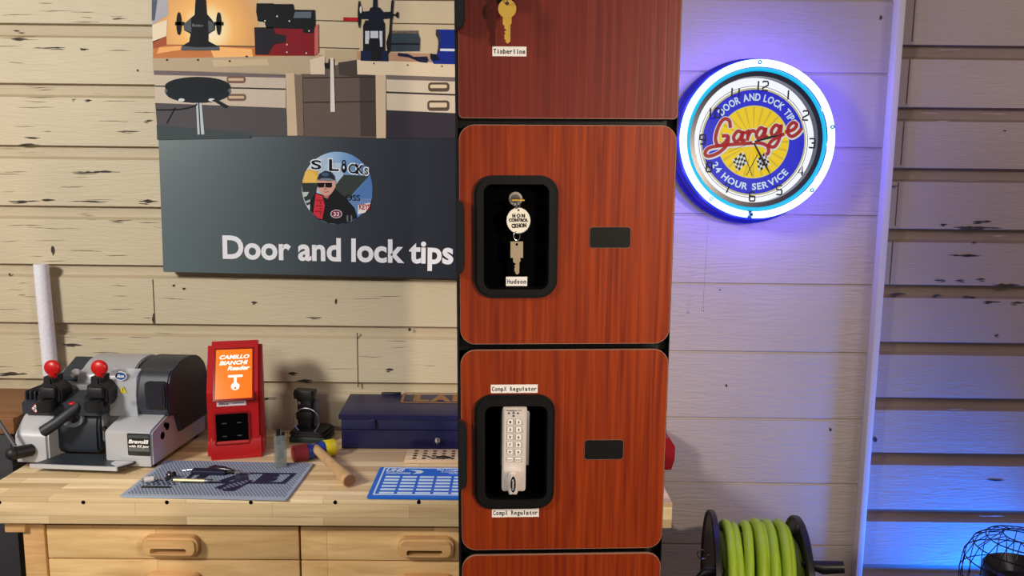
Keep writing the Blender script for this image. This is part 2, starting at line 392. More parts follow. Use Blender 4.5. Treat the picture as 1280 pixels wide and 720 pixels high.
mb.box(xw, -xw - .02, FY + .03, .5, .44, ZT - .067, BLACKM); mb.build('drawer_case', B)
d0, d1 = bl(373.5, 680, FY)[0], bl(376, 680, FY)[0]
zA, zB = bl(300, 660, FY)[1] + .004, bl(300, 700, FY)[1]
def drawer(xa, xb, za, zb, hx=None):
    mb = MB(); mb.box(xa, xb, FY, FY + .022, zb, za, BENCHF, .0015)
    d = mb.build('drawer', B)
    if hx is None: hx = (xa + xb) / 2
    zc_ = (za + zb) / 2 - .002; w, h = .068, .0255
    mb = MB()
    O = rrect(hx - w, zc_ - h, hx + w, zc_ + h, .019, 8); I = rrect(hx - w * .68, zc_ - h * .66, hx + w * .62, zc_ - h * .1, .006, 8)
    mb.ring(O, I, FY - .001, FY - .026, HANDLEW, bev=.006)
    mb.prism(rrect(hx - w * .72, zc_ - h * .7, hx + w * .66, zc_ - h * .05, .007), FY - .0022, FY - .0006, pm('slot_shade', (84, 54, 30), .8))
    mb.build('handle', d)
drawer(lx1 + .006, d0, zA, zB + .002, bl(212, 684, FY - .02)[0])
drawer(d1, d1 + (d0 - lx1 - .006), zA, zB + .002, bl(532, 684, FY - .02)[0])
drawer(lx1 + .006, d0, zB - .002, zB - .105)
drawer(d1, d1 + (d0 - lx1 - .006), zB - .002, zB - .105)
xe = d1 + (d0 - lx1 - .006) + .005
mb = MB(); mb.box(xe, -lx1 - .024, FY, FY + .022, zB - .105, zA, BENCHF, .0015); mb.build('side_panel', B)

# dark cabinet with a wooden top, left of the bench
cab = thing('side_cabinet', 'dark grey cabinet with brown wooden top at the left end of the workbench', 'cabinet', (-1.612, 2.2, 0))
mb = MB(); mb.box(-.3, .25, -.1, .18, 0, .93, pm('slate_paint', (52, 52, 58), .6), .004); mb.build('body', cab)
mb = MB(); mb.box(-.32, .268, -.11, .19, .93, .975, wood('brown_top', ((120, 78, 46), (150, 102, 62)), (3, 40, 40)), .003); mb.build('top', cab)

# ---------------------------------------------------------------- canvas print
cyaw = .0125
cc = atY(421, 170, W - .04)
canv = thing('canvas_print', 'large dark canvas print with workshop picture and white channel name on the cream wall', 'picture', (cc.x, W - .005, cc.z), (0, cyaw, 0))
CM = frame((cc.x, W - .005, cc.z), (0, cyaw, 0)); CY = -.035
def cv(px, py): return loc2(px, py, CM, CY)
x0c = (cv(190, 0)[0] + cv(205, 340)[0]) / 2; zbc = cv(205, 340)[1]; x1c = -x0c; ztc = cv(300, -180)[1]
SLATE = gradient_mat('slate_print_shaded', [(0, (92, 108, 112)), (1, (26, 32, 44)), (.3, (72, 86, 92)), (.6, (46, 54, 64))], x0c, x1c * .8, .3)  # darkens to the right: the locker's shadow put into the print colour
mb = MB(); mb.box(x0c, x1c, CY, 0, zbc, ztc, pm('dark_canvas_edge', (20, 24, 30), .7), .003); mb.build('stretched_canvas', canv)
mb = MB()
LAY = [0.0005]
def lay(n): return XZ(CY - .0004 - .00035 * n)
def C3(P): return [cv(190 + x / 3.2, y / 3.2) for x, y in P]
def C9(P): return [cv(300 + x / 9, y / 9) for x, y in P]
def C8(P): return [cv(430 + x / 8, y / 8) for x, y in P]
def C6(P): return [cv(340 + x / 6, 170 + y / 6) for x, y in P]
def rc(a, b, c, d): return [(a, b), (c, b), (c, d), (a, d)]
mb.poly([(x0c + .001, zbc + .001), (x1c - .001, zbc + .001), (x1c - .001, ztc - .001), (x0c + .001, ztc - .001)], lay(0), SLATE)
WALLP = ink((206, 190, 158)); 
xr = 1460
mb.poly(C3([(-3, -560), (xr, -560), (xr, 560), (20, 500)]), lay(1), WALLP)
for (a, b_, c_, d_) in ((655, 80, 830, 86), (960, 92, xr, 100), (665, 188, 830, 195), (40, 178, 415, 186), (960, -2, xr, 4)): mb.poly(C3([(a, b_), (c_, d_ - 2), (c_, d_ + 3), (a, b_ + 4)]), lay(3), ink((96, 80, 60)))
# lamp glow printed behind the grinder
def glow(cx, cy, rx, ry, col, n): mb.poly([cv(190 + x / 3.2, y / 3.2) for x, y in ell(cx, cy, rx, ry, 40)], lay(n), ink(col))
_g = cv(190 + 225 / 3.2, 115 / 3.2)
mb.poly(C3([(30, -60), (425, -60), (425, 232), (5, 232), (3, 90)]), lay(2), radial_mat('lamp_glow_print', *_g, cv(190 + 480 / 3.2, 36)[0] - _g[0], [(0, (255, 250, 226)), (1, (206, 182, 144)), (.22, (255, 236, 180)), (.4, (250, 192, 112)), (.7, (226, 170, 108))]))
mb.poly(C3([(0, -20), (60, -20), (66, 60), (0, 100)]), lay(3), ink((176, 176, 186))); mb.poly(C3([(0, 0), (22, 0), (12, 80), (0, 84)]), lay(4), ink((84, 96, 116)))
mb.poly(C3([(2, 100), (62, 80), (58, 146), (4, 170)]), lay(4), ink((236, 220, 190))); mb.poly(C3([(4, 166), (58, 145), (58, 180), (5, 196)]), lay(4), ink((168, 88, 56)))
mb.poly(C3([(5, 196), (60, 180), (415, 190), (692, 222), (692, 240), (5, 240)]), lay(4), ink((200, 124, 72)))
mb.poly(C3([(230, 186), (400, 196), (405, 230), (250, 236)]), lay(4.5), ink((255, 190, 120))); mb.poly(C3([(30, 190), (120, 184), (115, 200), (20, 215)]), lay(4.5), ink((246, 178, 110)))
mb.poly(C3([(5, 234), (692, 222), (692, 298), (5, 282)]), lay(5), ink((186, 168, 140))); mb.poly(C3([(632, 240), (692, 222), (692, 298), (636, 298)]), lay(6), ink((222, 204, 178)))
mb.poly(C3([(240, 240), (460, 236), (470, 262), (250, 268)]), lay(6), ink((204, 184, 150)))
mb.poly(C3([(8, 282), (540, 298), (540, 320), (9, 300)]), lay(5), ink((112, 102, 104)))
mb.poly(C3([(10, 300), (536, 312), (536, 432), (14, 412)]), lay(6), ink((202, 188, 170))); mb.poly(C3([(11, 342), (536, 354), (536, 360), (11, 347)]), lay(7), ink((60, 54, 56)))
for (a, b_, c_, d_) in ((300, 305, 376, 333), (302, 376, 378, 404)): mb.poly(C3(rrect(a, b_, c_, d_, 11)), lay(7), ink((120, 92, 80))); mb.poly(C3(rrect(a + 6, b_ + 8, c_ - 8, d_ - 9, 4)), lay(8), ink((206, 178, 150)))
mb.poly(C3([(14, 412), (536, 432), (545, 545), (395, 545), (22, 505)]), lay(6), ink((84, 80, 84)))
mb.poly(C3([(596, 298), (830, 236), (900, 300), (900, 552), (606, 545)]), lay(3), ink((102, 90, 82))); mb.poly(C3([(692, 200), (820, 200), (820, 240), (740, 244), (694, 250)]), lay(4), ink((190, 172, 140)))
mb.poly(C3([(745, 250), (822, 240), (822, 298), (900, 302), (900, 545), (835, 545), (830, 310), (750, 300)]), lay(4), ink((74, 66, 62)))
for y in (310, 408): mb.poly(C3([(606, y), (890, y - 4), (890, y), (606, y + 4)]), lay(5), ink((50, 44, 42)))
mb.poly(C3([(536, 293), (570, 293), (582, 543), (543, 543)]), lay(7), ink((206, 184, 154))); mb.poly(C3([(570, 298), (602, 300), (608, 543), (582, 543)]), lay(7), ink((128, 110, 94)))
mb.poly(C3([(690, 252), (706, 252), (708, 236), (730, 236), (730, 282), (692, 272)]), lay(8), ink((24, 24, 28))); mb.poly(C3([(714, 232), (727, 232), (733, 448), (715, 448)]), lay(9), ink((226, 218, 206)))
mb.poly(C3([(820, 206), (xr, 226), (xr, 264), (820, 246)]), lay(4), ink((184, 146, 116))); mb.poly(C3([(820, 240), (xr, 262), (xr, 318), (822, 298)]), lay(5), ink((228, 210, 178)))
mb.poly(C3([(895, 300), (936, 302), (936, 553), (898, 553)]), lay(7), ink((214, 192, 162)))
mb.poly(C3([(936, 300), (xr, 318), (xr, 470), (938, 445)]), lay(5.5), ink((120, 110, 104))); mb.poly(C3([(938, 318), (xr, 334), (xr, 464), (940, 440)]), lay(6), ink((216, 202, 178))); mb.poly(C3([(938, 366), (xr, 386), (xr, 392), (938, 373)]), lay(7), ink((54, 48, 50)))
for (a, b_, c_, d_) in ((1105, 330, 1190, 367), (1102, 402, 1190, 444)): mb.poly(C3(rrect(a, b_, c_, d_, 13)), lay(7), ink((96, 80, 66))); mb.poly(C3(rrect(a + 8, b_ + 9, c_ - 10, d_ - 14, 5)), lay(8), ink((224, 204, 172)))
mb.poly(C3([(938, 442), (xr, 464), (xr, 552), (938, 552)]), lay(6), ink((56, 52, 60)))
# lower edge of the photo fades into the slate
mb.poly(C3([(20, 500), (395, 530), (395, 552), (22, 560)]), lay(7.5), ink((68, 78, 82)))
# grinder
DK = ink((24, 27, 32))
mb.poly(C3([(128, 98), (158, 72), (172, 60), (176, -4), (216, -4), (220, 56), (240, 80), (252, 98), (252, 120), (226, 136), (226, 165), (270, 188), (270, 202), (120, 202), (122, 184), (150, 168), (156, 136), (130, 122)]), lay(8), DK)
for a in ([(128, 98), (158, 76), (160, 130), (132, 122)], [(226, 80), (248, 94), (250, 120), (228, 132)], [(120, 184), (180, 190), (270, 188), (270, 202), (120, 202)]): mb.poly(C3(a), lay(9), ink((86, 92, 98)))
for cx in (109, 268): mb.poly(C3(ell(cx, 95, 10, 46, 20)), lay(9), DK)
mb.poly(C3(rc(94, 88, 130, 102)), lay(9), DK); mb.poly(C3(rc(250, 88, 286, 102)), lay(9), DK)
mb.text('Baldor', *cv(190 + 164 / 3.2, 107 / 3.2), *cv(190 + 208 / 3.2, 98 / 3.2), lay(10), ink((150, 150, 150)))
# red duplicator
mb.poly(C9([(190, 40), (380, 40), (380, 48), (600, 48), (612, 112), (845, 115), (850, 300), (840, 330), (300, 320), (280, 250), (205, 240), (186, 140)]), lay(9), DK)
mb.poly(C9([(165, 310), (840, 310), (842, 630), (175, 620)]), lay(8), ink((132, 28, 38))); mb.poly(C9([(165, 310), (380, 310), (400, 380), (520, 400), (520, 480), (390, 500), (320, 615), (178, 612)]), lay(9), ink((36, 36, 42)))
mb.poly(C9([(842, 310), (885, 268), (888, 590), (842, 630)]), lay(9), ink((196, 104, 92))); mb.poly(C9([(622, 136), (808, 136), (802, 206), (606, 206)]), lay(10), ink((92, 108, 118)))
mb.poly(C9([(710, 330), (840, 330), (820, 378), (720, 370)]), lay(10), DK)
for x, y in ((532, 505), (532, 590), (750, 600), (422, 186), (560, 240), (286, 238), (780, 350)): mb.poly(C9(ell(x, y, 9, 10, 8)), lay(11), ink((215, 210, 205)))
# arbor press, comb box, screwdriver, vise
mb.poly(C8([(170, 510), (440, 510), (446, 615), (168, 608)]), lay(8), ink((22, 34, 66))); mb.poly(C8([(270, 500), (378, 500), (376, 612), (272, 608)]), lay(8.5), DK)
mb.poly(C8([(192, 260), (215, 205), (390, 205), (410, 240), (410, 510), (192, 510)]), lay(8), DK)
for a in (rc(214, 312, 256, 440), rc(266, 312, 345, 384), rc(356, 312, 386, 470)): mb.poly(C8(a), lay(9), ink((200, 206, 216)))
mb.poly(C8([(250, 400), (300, 385), (360, 400), (362, 500), (250, 500)]), lay(10), DK)
mb.poly(C8([(262, 82), (290, 72), (292, -6), (333, -6), (334, 72), (362, 82), (392, 122), (490, 118), (490, 182), (392, 190), (372, 312), (280, 312), (244, 192), (172, 192), (172, 120), (255, 112)]), lay(9.5), ink((22, 28, 44)))
mb.poly(C8(ell(155, 145, 16, 138, 24)), lay(10), DK); mb.poly(C8(ell(170, 100, 10, 36, 16)), lay(11), ink((226, 220, 210))); mb.poly(C8([(-4, 174), (140, 178), (140, 214), (-4, 212)]), lay(9), ink((176, 24, 36)))
mb.poly(C8([(475, 8), (499, 8), (478, 250), (470, 500), (440, 545), (424, 430), (452, 320)]), lay(10), DK); mb.poly(C8([(490, 140), (515, 145), (530, 122), (546, 122), (546, 182), (530, 182), (515, 160), (490, 160)]), lay(10), DK)
mb.poly(C8([(470, 338), (744, 340), (762, 390), (758, 512), (470, 516)]), lay(8), ink((54, 66, 76))); mb.poly(C8(rc(470, 432, 760, 450)), lay(9), ink((26, 30, 36)))
for i in range(17): mb.poly(C8(rc(480 + i * 16, 306, 487 + i * 16, 342)), lay(9), ink((32, 34, 38)))
mb.poly(C8([(540, 530), (640, 540), (700, 570), (830, 566), (846, 600), (830, 630), (760, 622), (650, 576), (540, 560)]), lay(9), ink((26, 30, 62)))
mb.poly(C8([(920, 296), (1290, 300), (1290, 646), (900, 640), (866, 590), (868, 540), (930, 545), (950, 440)]), lay(8), ink((24, 46, 140))); mb.poly(C8([(960, 488), (1290, 492), (1290, 518), (960, 512)]), lay(9), ink((222, 226, 236))); mb.poly(C8([(922, 296), (966, 330), (962, 520), (940, 540), (945, 400), (918, 350)]), lay(9), ink((52, 52, 66)))
mb.poly(C8([(862, 535), (930, 550), (960, 600), (900, 610), (866, 580)]), lay(9.5), ink((20, 26, 40)))
for x, y in ((300, 636), (638, 652), (980, 664)): mb.poly(C8(ell(x, y, 7, 8, 8)), lay(9), DK)
for x, y in ((185, 240), (312, 245), (62, 240), (380, 226)): mb.poly(C3(ell(x, y, 4, 4, 8)), lay(9), DK)
# stool
mb.poly(C3(ell(185, 365, 133, 46)), lay(9), ink((96, 110, 116))); mb.poly(C3(ell(185, 374, 126, 38)), lay(9.3), ink((30, 38, 44))); mb.poly(C3(ell(184, 346, 131, 38)), lay(10), ink((26, 33, 38)))
for x in (120, 240): mb.poly(C3(ell(x, 400, 13, 6, 10)), lay(10), ink((214, 224, 228)))
mb.poly(C3([(178, 408), (200, 408), (211, 538), (184, 538)]), lay(8.6), ink((190, 200, 206))); mb.poly(C3([(186, 410), (191, 410), (198, 538), (193, 538)]), lay(9), ink((60, 68, 74)))
mb.poly(C3([(240, 400), (262, 398), (308, 424), (296, 434)]), lay(10), ink((34, 38, 42)))
mb.stroke(C3([(20, 440), (110, 438), (170, 425), (182, 415)]), .004, lay(9), DK); mb.stroke(C3([(60, 495), (95, 430)]), .003, lay(9), DK)
mb.text('Door and lock tips', *cv(279, 332.5), *cv(567, 301), lay(3), ink((232, 234, 240)), bold=.03)
mb.build('printed_picture', canv)
# round portrait in the print
mb = MB()
def lp(n): return XZ(CY - .0016 - .00035 * n)
cA = [cv(340 + (490 + 265 * cos(t)) / 6, 170 + (390 + 272 * sin(t)) / 6) for t in [2 * pi * i / 64 for i in range(64)]]
mb.poly(cA, lp(0), gradient_mat('sky_blue_print', [(0, (206, 218, 230)), (1, (64, 112, 178)), (.35, (150, 190, 226)), (.7, (92, 144, 204))], cv(384, 234)[0], cv(466, 234)[0], .4))
mb.poly(C6([(228, 350), (250, 270), (290, 240), (345, 262), (345, 350)]), lp(1), ink((226, 178, 70)))
mb.poly(C6([(250, 268), (300, 262), (340, 300), (330, 350), (240, 352)]), lp(1.5), ink((236, 196, 96)))
mb.poly(C6([(400, 205), (520, 200), (540, 290), (470, 400), (380, 350)]), lp(1), ink((178, 204, 228)))
mb.poly(C6([(420, 440), (540, 290), (725, 300), (600, 440), (600, 520), (430, 520)]), lp(2), ink((58, 66, 64)))
mb.poly(C6([(610, 440), (740, 312), (754, 380), (752, 470), (700, 490), (610, 500)]), lp(2), ink((84, 126, 186)))
mb.poly(C6([(560, 470), (750, 465), (735, 520), (640, 570), (560, 520)]), lp(2.5), ink((106, 140, 190)))
mb.poly(C6([(226, 352), (345, 352), (330, 440), (290, 510), (262, 520), (230, 440)]), lp(2), ink((52, 60, 58))); mb.poly(C6([(228, 420), (280, 420), (262, 450), (235, 460)]), lp(3), ink((190, 200, 200))); mb.poly(C6([(250, 490), (290, 475), (285, 495), (262, 502)]), lp(3), ink((180, 190, 190)))
mb.poly(C6([(290, 480), (330, 425), (380, 440), (480, 400), (560, 470), (620, 540), (640, 612), (560, 652), (490, 661), (420, 652), (340, 618), (285, 560)]), lp(4), ink((28, 30, 34)))
mb.poly(C6([(330, 432), (380, 450), (398, 520), (378, 624), (340, 612), (312, 580)]), lp(5), ink((206, 52, 66)))
for a in ((335, 480, 382, 488), (330, 520, 380, 528), (325, 560, 376, 568)): mb.poly(C6(rc(*a)), lp(6), ink((150, 28, 44)))
for y in (500, 545, 580): mb.poly(C6(ell(366, y, 5, 5, 8)), lp(6.5), ink((70, 12, 20)))
mb.poly(C6([(345, 335), (480, 330), (480, 380), (462, 412), (440, 440), (405, 448), (375, 436), (352, 410), (344, 370)]), lp(6), ink((214, 164, 150)))
mb.poly(C6([(370, 420), (440, 436), (420, 470), (395, 462)]), lp(5.5), ink((176, 116, 106)))
mb.poly(C6([(340, 330), (355, 285), (400, 260), (445, 268), (470, 300), (476, 332), (430, 318), (380, 316)]), lp(7), ink((34, 46, 62))); mb.poly(C6([(342, 332), (380, 314), (440, 318), (478, 334), (420, 340), (380, 330)]), lp(7.5), ink((120, 130, 140)))
mb.poly(C6(ell(402, 288, 28, 14, 14)), lp(8), ink((70, 96, 124)))
for x in (370, 428): mb.poly(C6(rrect(x - 26, 352, x + 24, 386, 12)), lp(8), ink((22, 18, 20)))
mb.poly(C6(rc(345, 352, 452, 360)), lp(8), ink((22, 18, 20))); mb.stroke(C6([(388, 416), (405, 421), (425, 414)]), .0012, lp(8), ink((130, 60, 60))); mb.poly(C6([(400, 375), (412, 400), (392, 402)]), lp(8), ink((192, 134, 122)))
mb.poly(C6(ell(484, 584, 44, 32, 24)), lp(5), ink((206, 190, 200))); mb.poly(C6(ell(484, 584, 37, 26, 24)), lp(6), ink((120, 34, 56))); mb.text('33', *cv(340 + 463 / 6, 170 + 600 / 6), *cv(340 + 506 / 6, 170 + 570 / 6), lp(7), ink((232, 220, 226)), bold=.02)
for x in (560, 590): mb.poly(C6([(x, 600), (x + 12, 590), (x + 14, 640), (x + 4, 645)]), lp(5), ink((110, 116, 120)))
WP, BP = ink((224, 236, 244)), ink((16, 24, 34))
for (t, a, b_, c_, d_) in (('S', 296, 250, 372, 182), ('L', 430, 262, 502, 176), ('C', 575, 280, 632, 210), ('K', 636, 284, 690, 218), ('S', 694, 290, 722, 240)):
    q0, q1 = cv(340 + a / 6, 170 + b_ / 6), cv(340 + c_ / 6, 170 + d_ / 6); e_ = .0035
    mb.text(t, q0[0] - e_, q0[1] - e_, q1[0] + e_, q1[1] + e_, lp(4), WP, bold=.075); mb.text(t, *q0, *q1, lp(5), BP, bold=.02)
mb.poly(C6(ell(540, 240, 20, 36, 20)), lp(4), BP); mb.ring(ell(*cv(340 + 540 / 6, 170 + 200 / 6), .006, .008, 16), ell(*cv(340 + 540 / 6, 170 + 200 / 6), .0035, .005, 16), CY - .0016 - .0014, CY - .0016 - .0016, BP); mb.poly(C6(ell(540, 236, 7, 12, 10)), lp(5), WP)
mb.text('OSS', *cv(340 + 552 / 6, 170 + 484 / 6), *cv(340 + 662 / 6, 170 + 442 / 6), lp(5), BP, bold=.01)
mb.poly(C6([(648, 516), (740, 500), (735, 525), (700, 575), (645, 588)]), lp(5), ink((236, 232, 232))); mb.text('KEYS', *cv(340 + 655 / 6, 170 + 552 / 6), *cv(340 + 738 / 6, 170 + 512 / 6), lp(6), ink((176, 24, 40)), bold=.03)
mb.build('portrait_roundel', canv)

# ---------------------------------------------------------------- locker tower
LP, LR = (.0771, 1.138, 1.5543), (.0302, -.0087, .0362)
LM = frame(LP, LR)
def lk(px, py, k=0): return loc2(px, py, LM, k)
lock = thing('locker_tower', 'tall narrow cherry wood locker tower with black edges standing in front of the workbench', 'locker', LP, LR)
w, h, g = .305, .3126, .0086
zbot = -1.545; ztop = h * 1.5 + g + .03
mb = MB(); xa, xb = -w / 2 - .0045, w / 2 + .0015
mb.box(xa, xa + .003, .019, .38, zbot, ztop, BLACKM); mb.box(xb - .003, xb, .019, .38, zbot, ztop, BLACKM); mb.box(xa, xb, .377, .38, zbot, ztop, BLACKM)
mb.box(xa, xb, .019, .38, ztop - .018, ztop, BLACKM)
zs = [h / 2 + g / 2 + k * (h + g) for k in (0, -1, -2, -3)]
for z in zs: mb.box(xa, xb, .019, .38, z - .009, z + .009, BLACKM)
mb.box(xa, xb, .019, .37, zbot, zbot + .08, BLACKM)
# front edge of the carcass, seen as the black line beside the doors
mb.box(xa, -w / 2 - .0012, -.001, .02, zbot, ztop, BLACKM); mb.box(w / 2 + .0004, xb, .004, .02, zbot, ztop, BLACKM)
mb.box(xa + .001, xb - .001, .0188, .0192, zbot + .06, zs[2] - .2, BLACKM)
mb.build('carcass', lock)
RIM = pm('edge_highlight_line', (150, 112, 92), .5)  # highlight along the door edges, put in as a paler colour
CHERRY_TOP = wood('cherry_laminate_glare', ((96, 30, 23), (122, 43, 31)), (60, 60, 1.6), None, .36, gscale=2.4)  # same cherry laminate, ceiling glare on the top door put into the colour
def door(zc_, recess=None, plate=None, pull=None, r=.022, name='locker_door', hh=h, td=.045, CHERRY=CHERRY):
    O = rrect(-w / 2, zc_ - hh / 2, w / 2, zc_ + hh / 2, r, 6)
    def ins(P, e): return rrect(-w / 2 + e, zc_ - hh / 2 + e, w / 2 - e, zc_ + hh / 2 - e, max(r - e, .001), 6)
    mb = MB(); e = .0009
    if recess:
        (a, b_), (c_, d_) = lk(*recess[0]), lk(*recess[1]); I = rrect(a, d_, c_, b_, .012, 6)
        mb.ring(ins(O, e), I, -.0002, .018, CHERRY)
    else: mb.prism(ins(O, e), -.0002, .018, CHERRY)
    mb.ring(O, ins(O, e), 0, .004, RIM); mb.ring(O, ins(O, e * .9), .004, .0185, BLACKM)
    d = mb.build(name, lock)
    if recess:
        (a2, b2), (c2, d2) = lk(*recess[2]), lk(*recess[3]); rr = .026
        mb = MB(); Oo = rrect(a2, d2, c2, b2, rr, 8); e2 = .004
        Om = rrect(a2 + e2, d2 + e2, c2 - e2, b2 - e2, rr - e2, 8); Ii = rrect(a, d_, c_, b_, .012, 8)
        mb.ring(Oo, Ii, 0, -.004, BLACK); mb.ring(Om, Ii, -.004, -.0065, BLACK); mb.build('recess_frame', d)
        mb = MB(); mb.ring(rrect(a, d_, c_, b_, .012, 8), rrect(a + .0015, d_ + .0015, c_ - .0015, b_ - .0015, .0105, 8), -.003, td, VOID)
        mb.prism(rrect(a, d_, c_, b_, .012, 8), td - .0002, td + .0018, VOID); mb.build('recess_tray', d)
    if plate:
        (a, b_), (c_, d_) = lk(*plate[0]), lk(*plate[1]); mb = MB(); P = rrect(a, d_, c_, b_, .0045, 5)
        mb.ring(rrect(a - .0006, d_ - .0006, c_ + .0006, b_ + .0006, .005, 5), P, -.0003, -.0012, pm('plate_edge', (120, 84, 70), .5)); mb.prism(P, -.0002, -.0008, BLACK); mb.build('blank_plate', d)
    if pull:
        (z1, z2, xo) = lk(576, pull[0])[1], lk(576, pull[1])[1], lk(pull[2], (pull[0] + pull[1]) / 2, -.012)[0]
        mb = MB(); x_ = -w / 2 - .004
        P = [(x_, z2), (x_, z1), (x_ + .002, z1), (xo - .002, z1 - .006), (xo, z1 - .014), (xo, z2 + .014), (xo - .002, z2 + .006), (x_ + .002, z2)]
        mb.prism(P, -.0005, -.016, pm('pull_black', (26, 28, 30), .3), bev=.002); mb.build('edge_pull', d)
    return d
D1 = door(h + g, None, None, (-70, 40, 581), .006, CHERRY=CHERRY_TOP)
D2 = door(0, ((604.5, 230), (685, 361), (592, 219), (696, 371.5)), ((737.5, 284), (787.5, 309.5)), (248, 343, 580.5), td=.016)
D3 = door(-h - g, ((606, 506.5), (683, 622), (592.5, 493), (692, 634)), ((731, 550), (778.5, 573.5)), (522, 609, 583.5))
D4 = door(-2 * (h + g), None, None, None, .022)
door(-3 * (h + g), None, None, None, .022)
def sticker(par, p0, p1, t, k=-.0006):
    (a, b_), (c_, d_) = lk(*p0, k), lk(*p1, k); mb = MB(); mb.box(a, c_, k, k + .0004, d_, b_, WHITE)
    hh = b_ - d_; mb.mono(t, a + .0012, d_ + hh * .27, c_ - .0012, hh * .5, XZ(k - .0002), INKB, .025); mb.build('name_sticker', par)
sticker(D1, (615.5, 58), (658, 70.5), 'Timberline')
sticker(D2, (632.5, 346), (659, 357.5), 'Hudson', .006)
sticker(D3, (613.5, 481), (672, 491), 'CompX Regulator')
sticker(D3, (615, 635.5), (673.5, 646), 'CompX Regulator')
def put(mb, name, par=None): return mb.build(name, par)
def LW(x, y, z): return LM @ Vector((x, y, z))
def locker_thing(name, label, cat, px, py, k, group=None):
    x, z = lk(px, py, k); o = thing(name, label, cat, LW(x, k, z), LR, group); return o
PXM = lk(700, 300)[0] - lk(600, 300)[0]; PXM /= 100     # metres per photo pixel on the doors
def key_parts(par, mat_, R, L, wd, square=False, cut=1):
    """flat key hanging down from its bow hole; origin at the hole"""
    mb = MB(); n = 24
    hole = ell(0, 0, R * .2, R * .2, n)
    if square:
        bow = []
        for u, v in [(cos(2 * pi * i / n), sin(2 * pi * i / n)) for i in range(n)]:
            k_ = 1 / max(abs(u), abs(v)); bow.append((u * k_ * R * .95, v * k_ * R * 1.25 - R * .8))
    else: bow = ell(0, -R * .55, R, R, n)
    mb.ring(bow, hole, -.0011, .0011, mat_); mb.build('bow', par)
    mb = MB(); zt = bow[18][1] + R * .15; ze = -L
    P = [(-wd * .62, zt), (wd * .62, zt), (wd * .62, zt - R * .75), (wd * .45, zt - R * .8), (wd * .45, ze + wd * .3), (wd * .1, ze), (-wd * .3, ze + wd * .3)]
    z = ze + wd * .4; i = 0; left = []
    while z < zt - R * .9: left.append((-wd * (.42 if i % 2 else .1 + .12 * (i % 3)), z)); z += L * .045; i += 1
    P += left + [(-wd * .62, zt - R * .78)]
    mb.prism(P, -.0009, .0009, mat_); mb.box(-wd * .02, wd * .16, -.0012, .0012, ze + wd, zt - R * .2, mat_); mb.build('blade', par)
# Timberline: cam lock above the frame edge and the brass key hanging from it
mb = MB(); x, z = lk(631, -4); mb.cyl((x, 0, z), (x, -.017, z), .013, BLACK, .012, bev=.002); mb.cyl((x, -.017, z), (x, -.019, z), .009, STEEL); mb.build('cam_lock', D1)
K = locker_thing('brass_key', 'brass key with round bow hanging above the first name sticker on the top locker door', 'key', 634, 4.5, -.022)
key_parts(K, BRASS, 10.6 * PXM, 45 * PXM, 8.2 * PXM)
mb = MB(); mb.tube([(0, .0 + .006 * sin(2 * pi * i / 20), .0055 + .007 * cos(2 * pi * i / 20)) for i in range(20)], .0009, STEEL, 6, True); mb.build('split_ring', K)
# Hudson: lock cylinder, key tag and key
mb = MB(); x, z = lk(644.5, 248.5, .012); mb.cyl((x, .016, z), (x, .012, z), .0098, pm('lock_nickel', (196, 190, 184), .3, .3), bev=.001); mb.cyl((x, .012, z), (x, .0105, z), .0062, STEEL); mb.box(x - .006, x + .006, .0045, .0115, z - .0008, z + .0008, VOID); mb.build('cam_lock', D2)
K = locker_thing('inserted_key', 'key pushed into the chrome cam lock above the round tag', 'key', 645, 249.5, .004)
mb = MB(); mb.prism(rrect(-.0062, -.0009, .0115, .0009, .0008), -.016, .004, BRASS); mb.build('bow', K)
mb = MB(); mb.box(-.003, .003, .004, .0076, -.0007, .0007, BRASS); mb.build('blade', K)
mb = MB(); mb.tube([(.001 + .0006 * cos(t), -.008 - .006 * cos(t) * .2, -.005 - .0062 * sin(t)) for t in [2 * pi * i / 24 for i in range(24)]], .0008, CHROME, 6, True); mb.tube([(.0045 * cos(t) + .001, -.009 + .002 * cos(t), -.006 + .0055 * sin(t)) for t in [2 * pi * i / 24 for i in range(24)]], .0007, CHROME, 6, True); mb.build('split_ring', K)
T = locker_thing('key_tag', 'round silver key tag with black handwriting hanging in the upper recess', 'tag', 648, 275.5, -.004)
R_ = 14.6 * PXM
mb = MB(); mb.ring(ell(0, 0, R_, R_ * 1.08, 40), ell(0, R_ * .86, .0014, .0014, 40), -.0008, .0008, pm('worn_aluminium', (240, 236, 220), .4, .0)); mb.ring(ell(.0004, -.0006, R_ * 1.02, R_ * 1.1, 40), ell(0, 0, R_ * .93, R_ * 1.0, 40), -.0007, .0014, STEEL)
mb.text('H O N', -R_ * .52, R_ * .22, R_ * .55, R_ * .58, XZ(-.0012), INKB, .05); mb.text('CONTROL', -R_ * .82, -R_ * .12, R_ * .82, R_ * .18, XZ(-.0012), INKB, .05); mb.text('CKHON', -R_ * .58, -R_ * .62, R_ * .68, -R_ * .24, XZ(-.0012), INKB, .05, rot=.06); put(mb, 'disc', T)
mb = MB(); mb.tube([(-.002 + .0045 * cos(t), .001 * cos(t), -R_ * 1.08 - .004 + .0065 * sin(t)) for t in [2 * pi * i / 24 for i in range(24)]], .0007, CHROME, 6, True); mb.build('split_ring', T)
K = locker_thing('worn_key', 'worn silver key with square bow hanging below the round tag', 'key', 646, 305.5, -.003)
key_parts(K, pm('worn_nickel', (190, 172, 144), .35, .35), 8.2 * PXM, 38 * PXM, 7.2 * PXM, True)
mb = MB(); mb.text('KEY', -.0042, -.0085, .0042, -.006, XZ(-.0015), pm('light_nickel', (225, 215, 195), .4, .5), .02); mb.build('stamping', K)

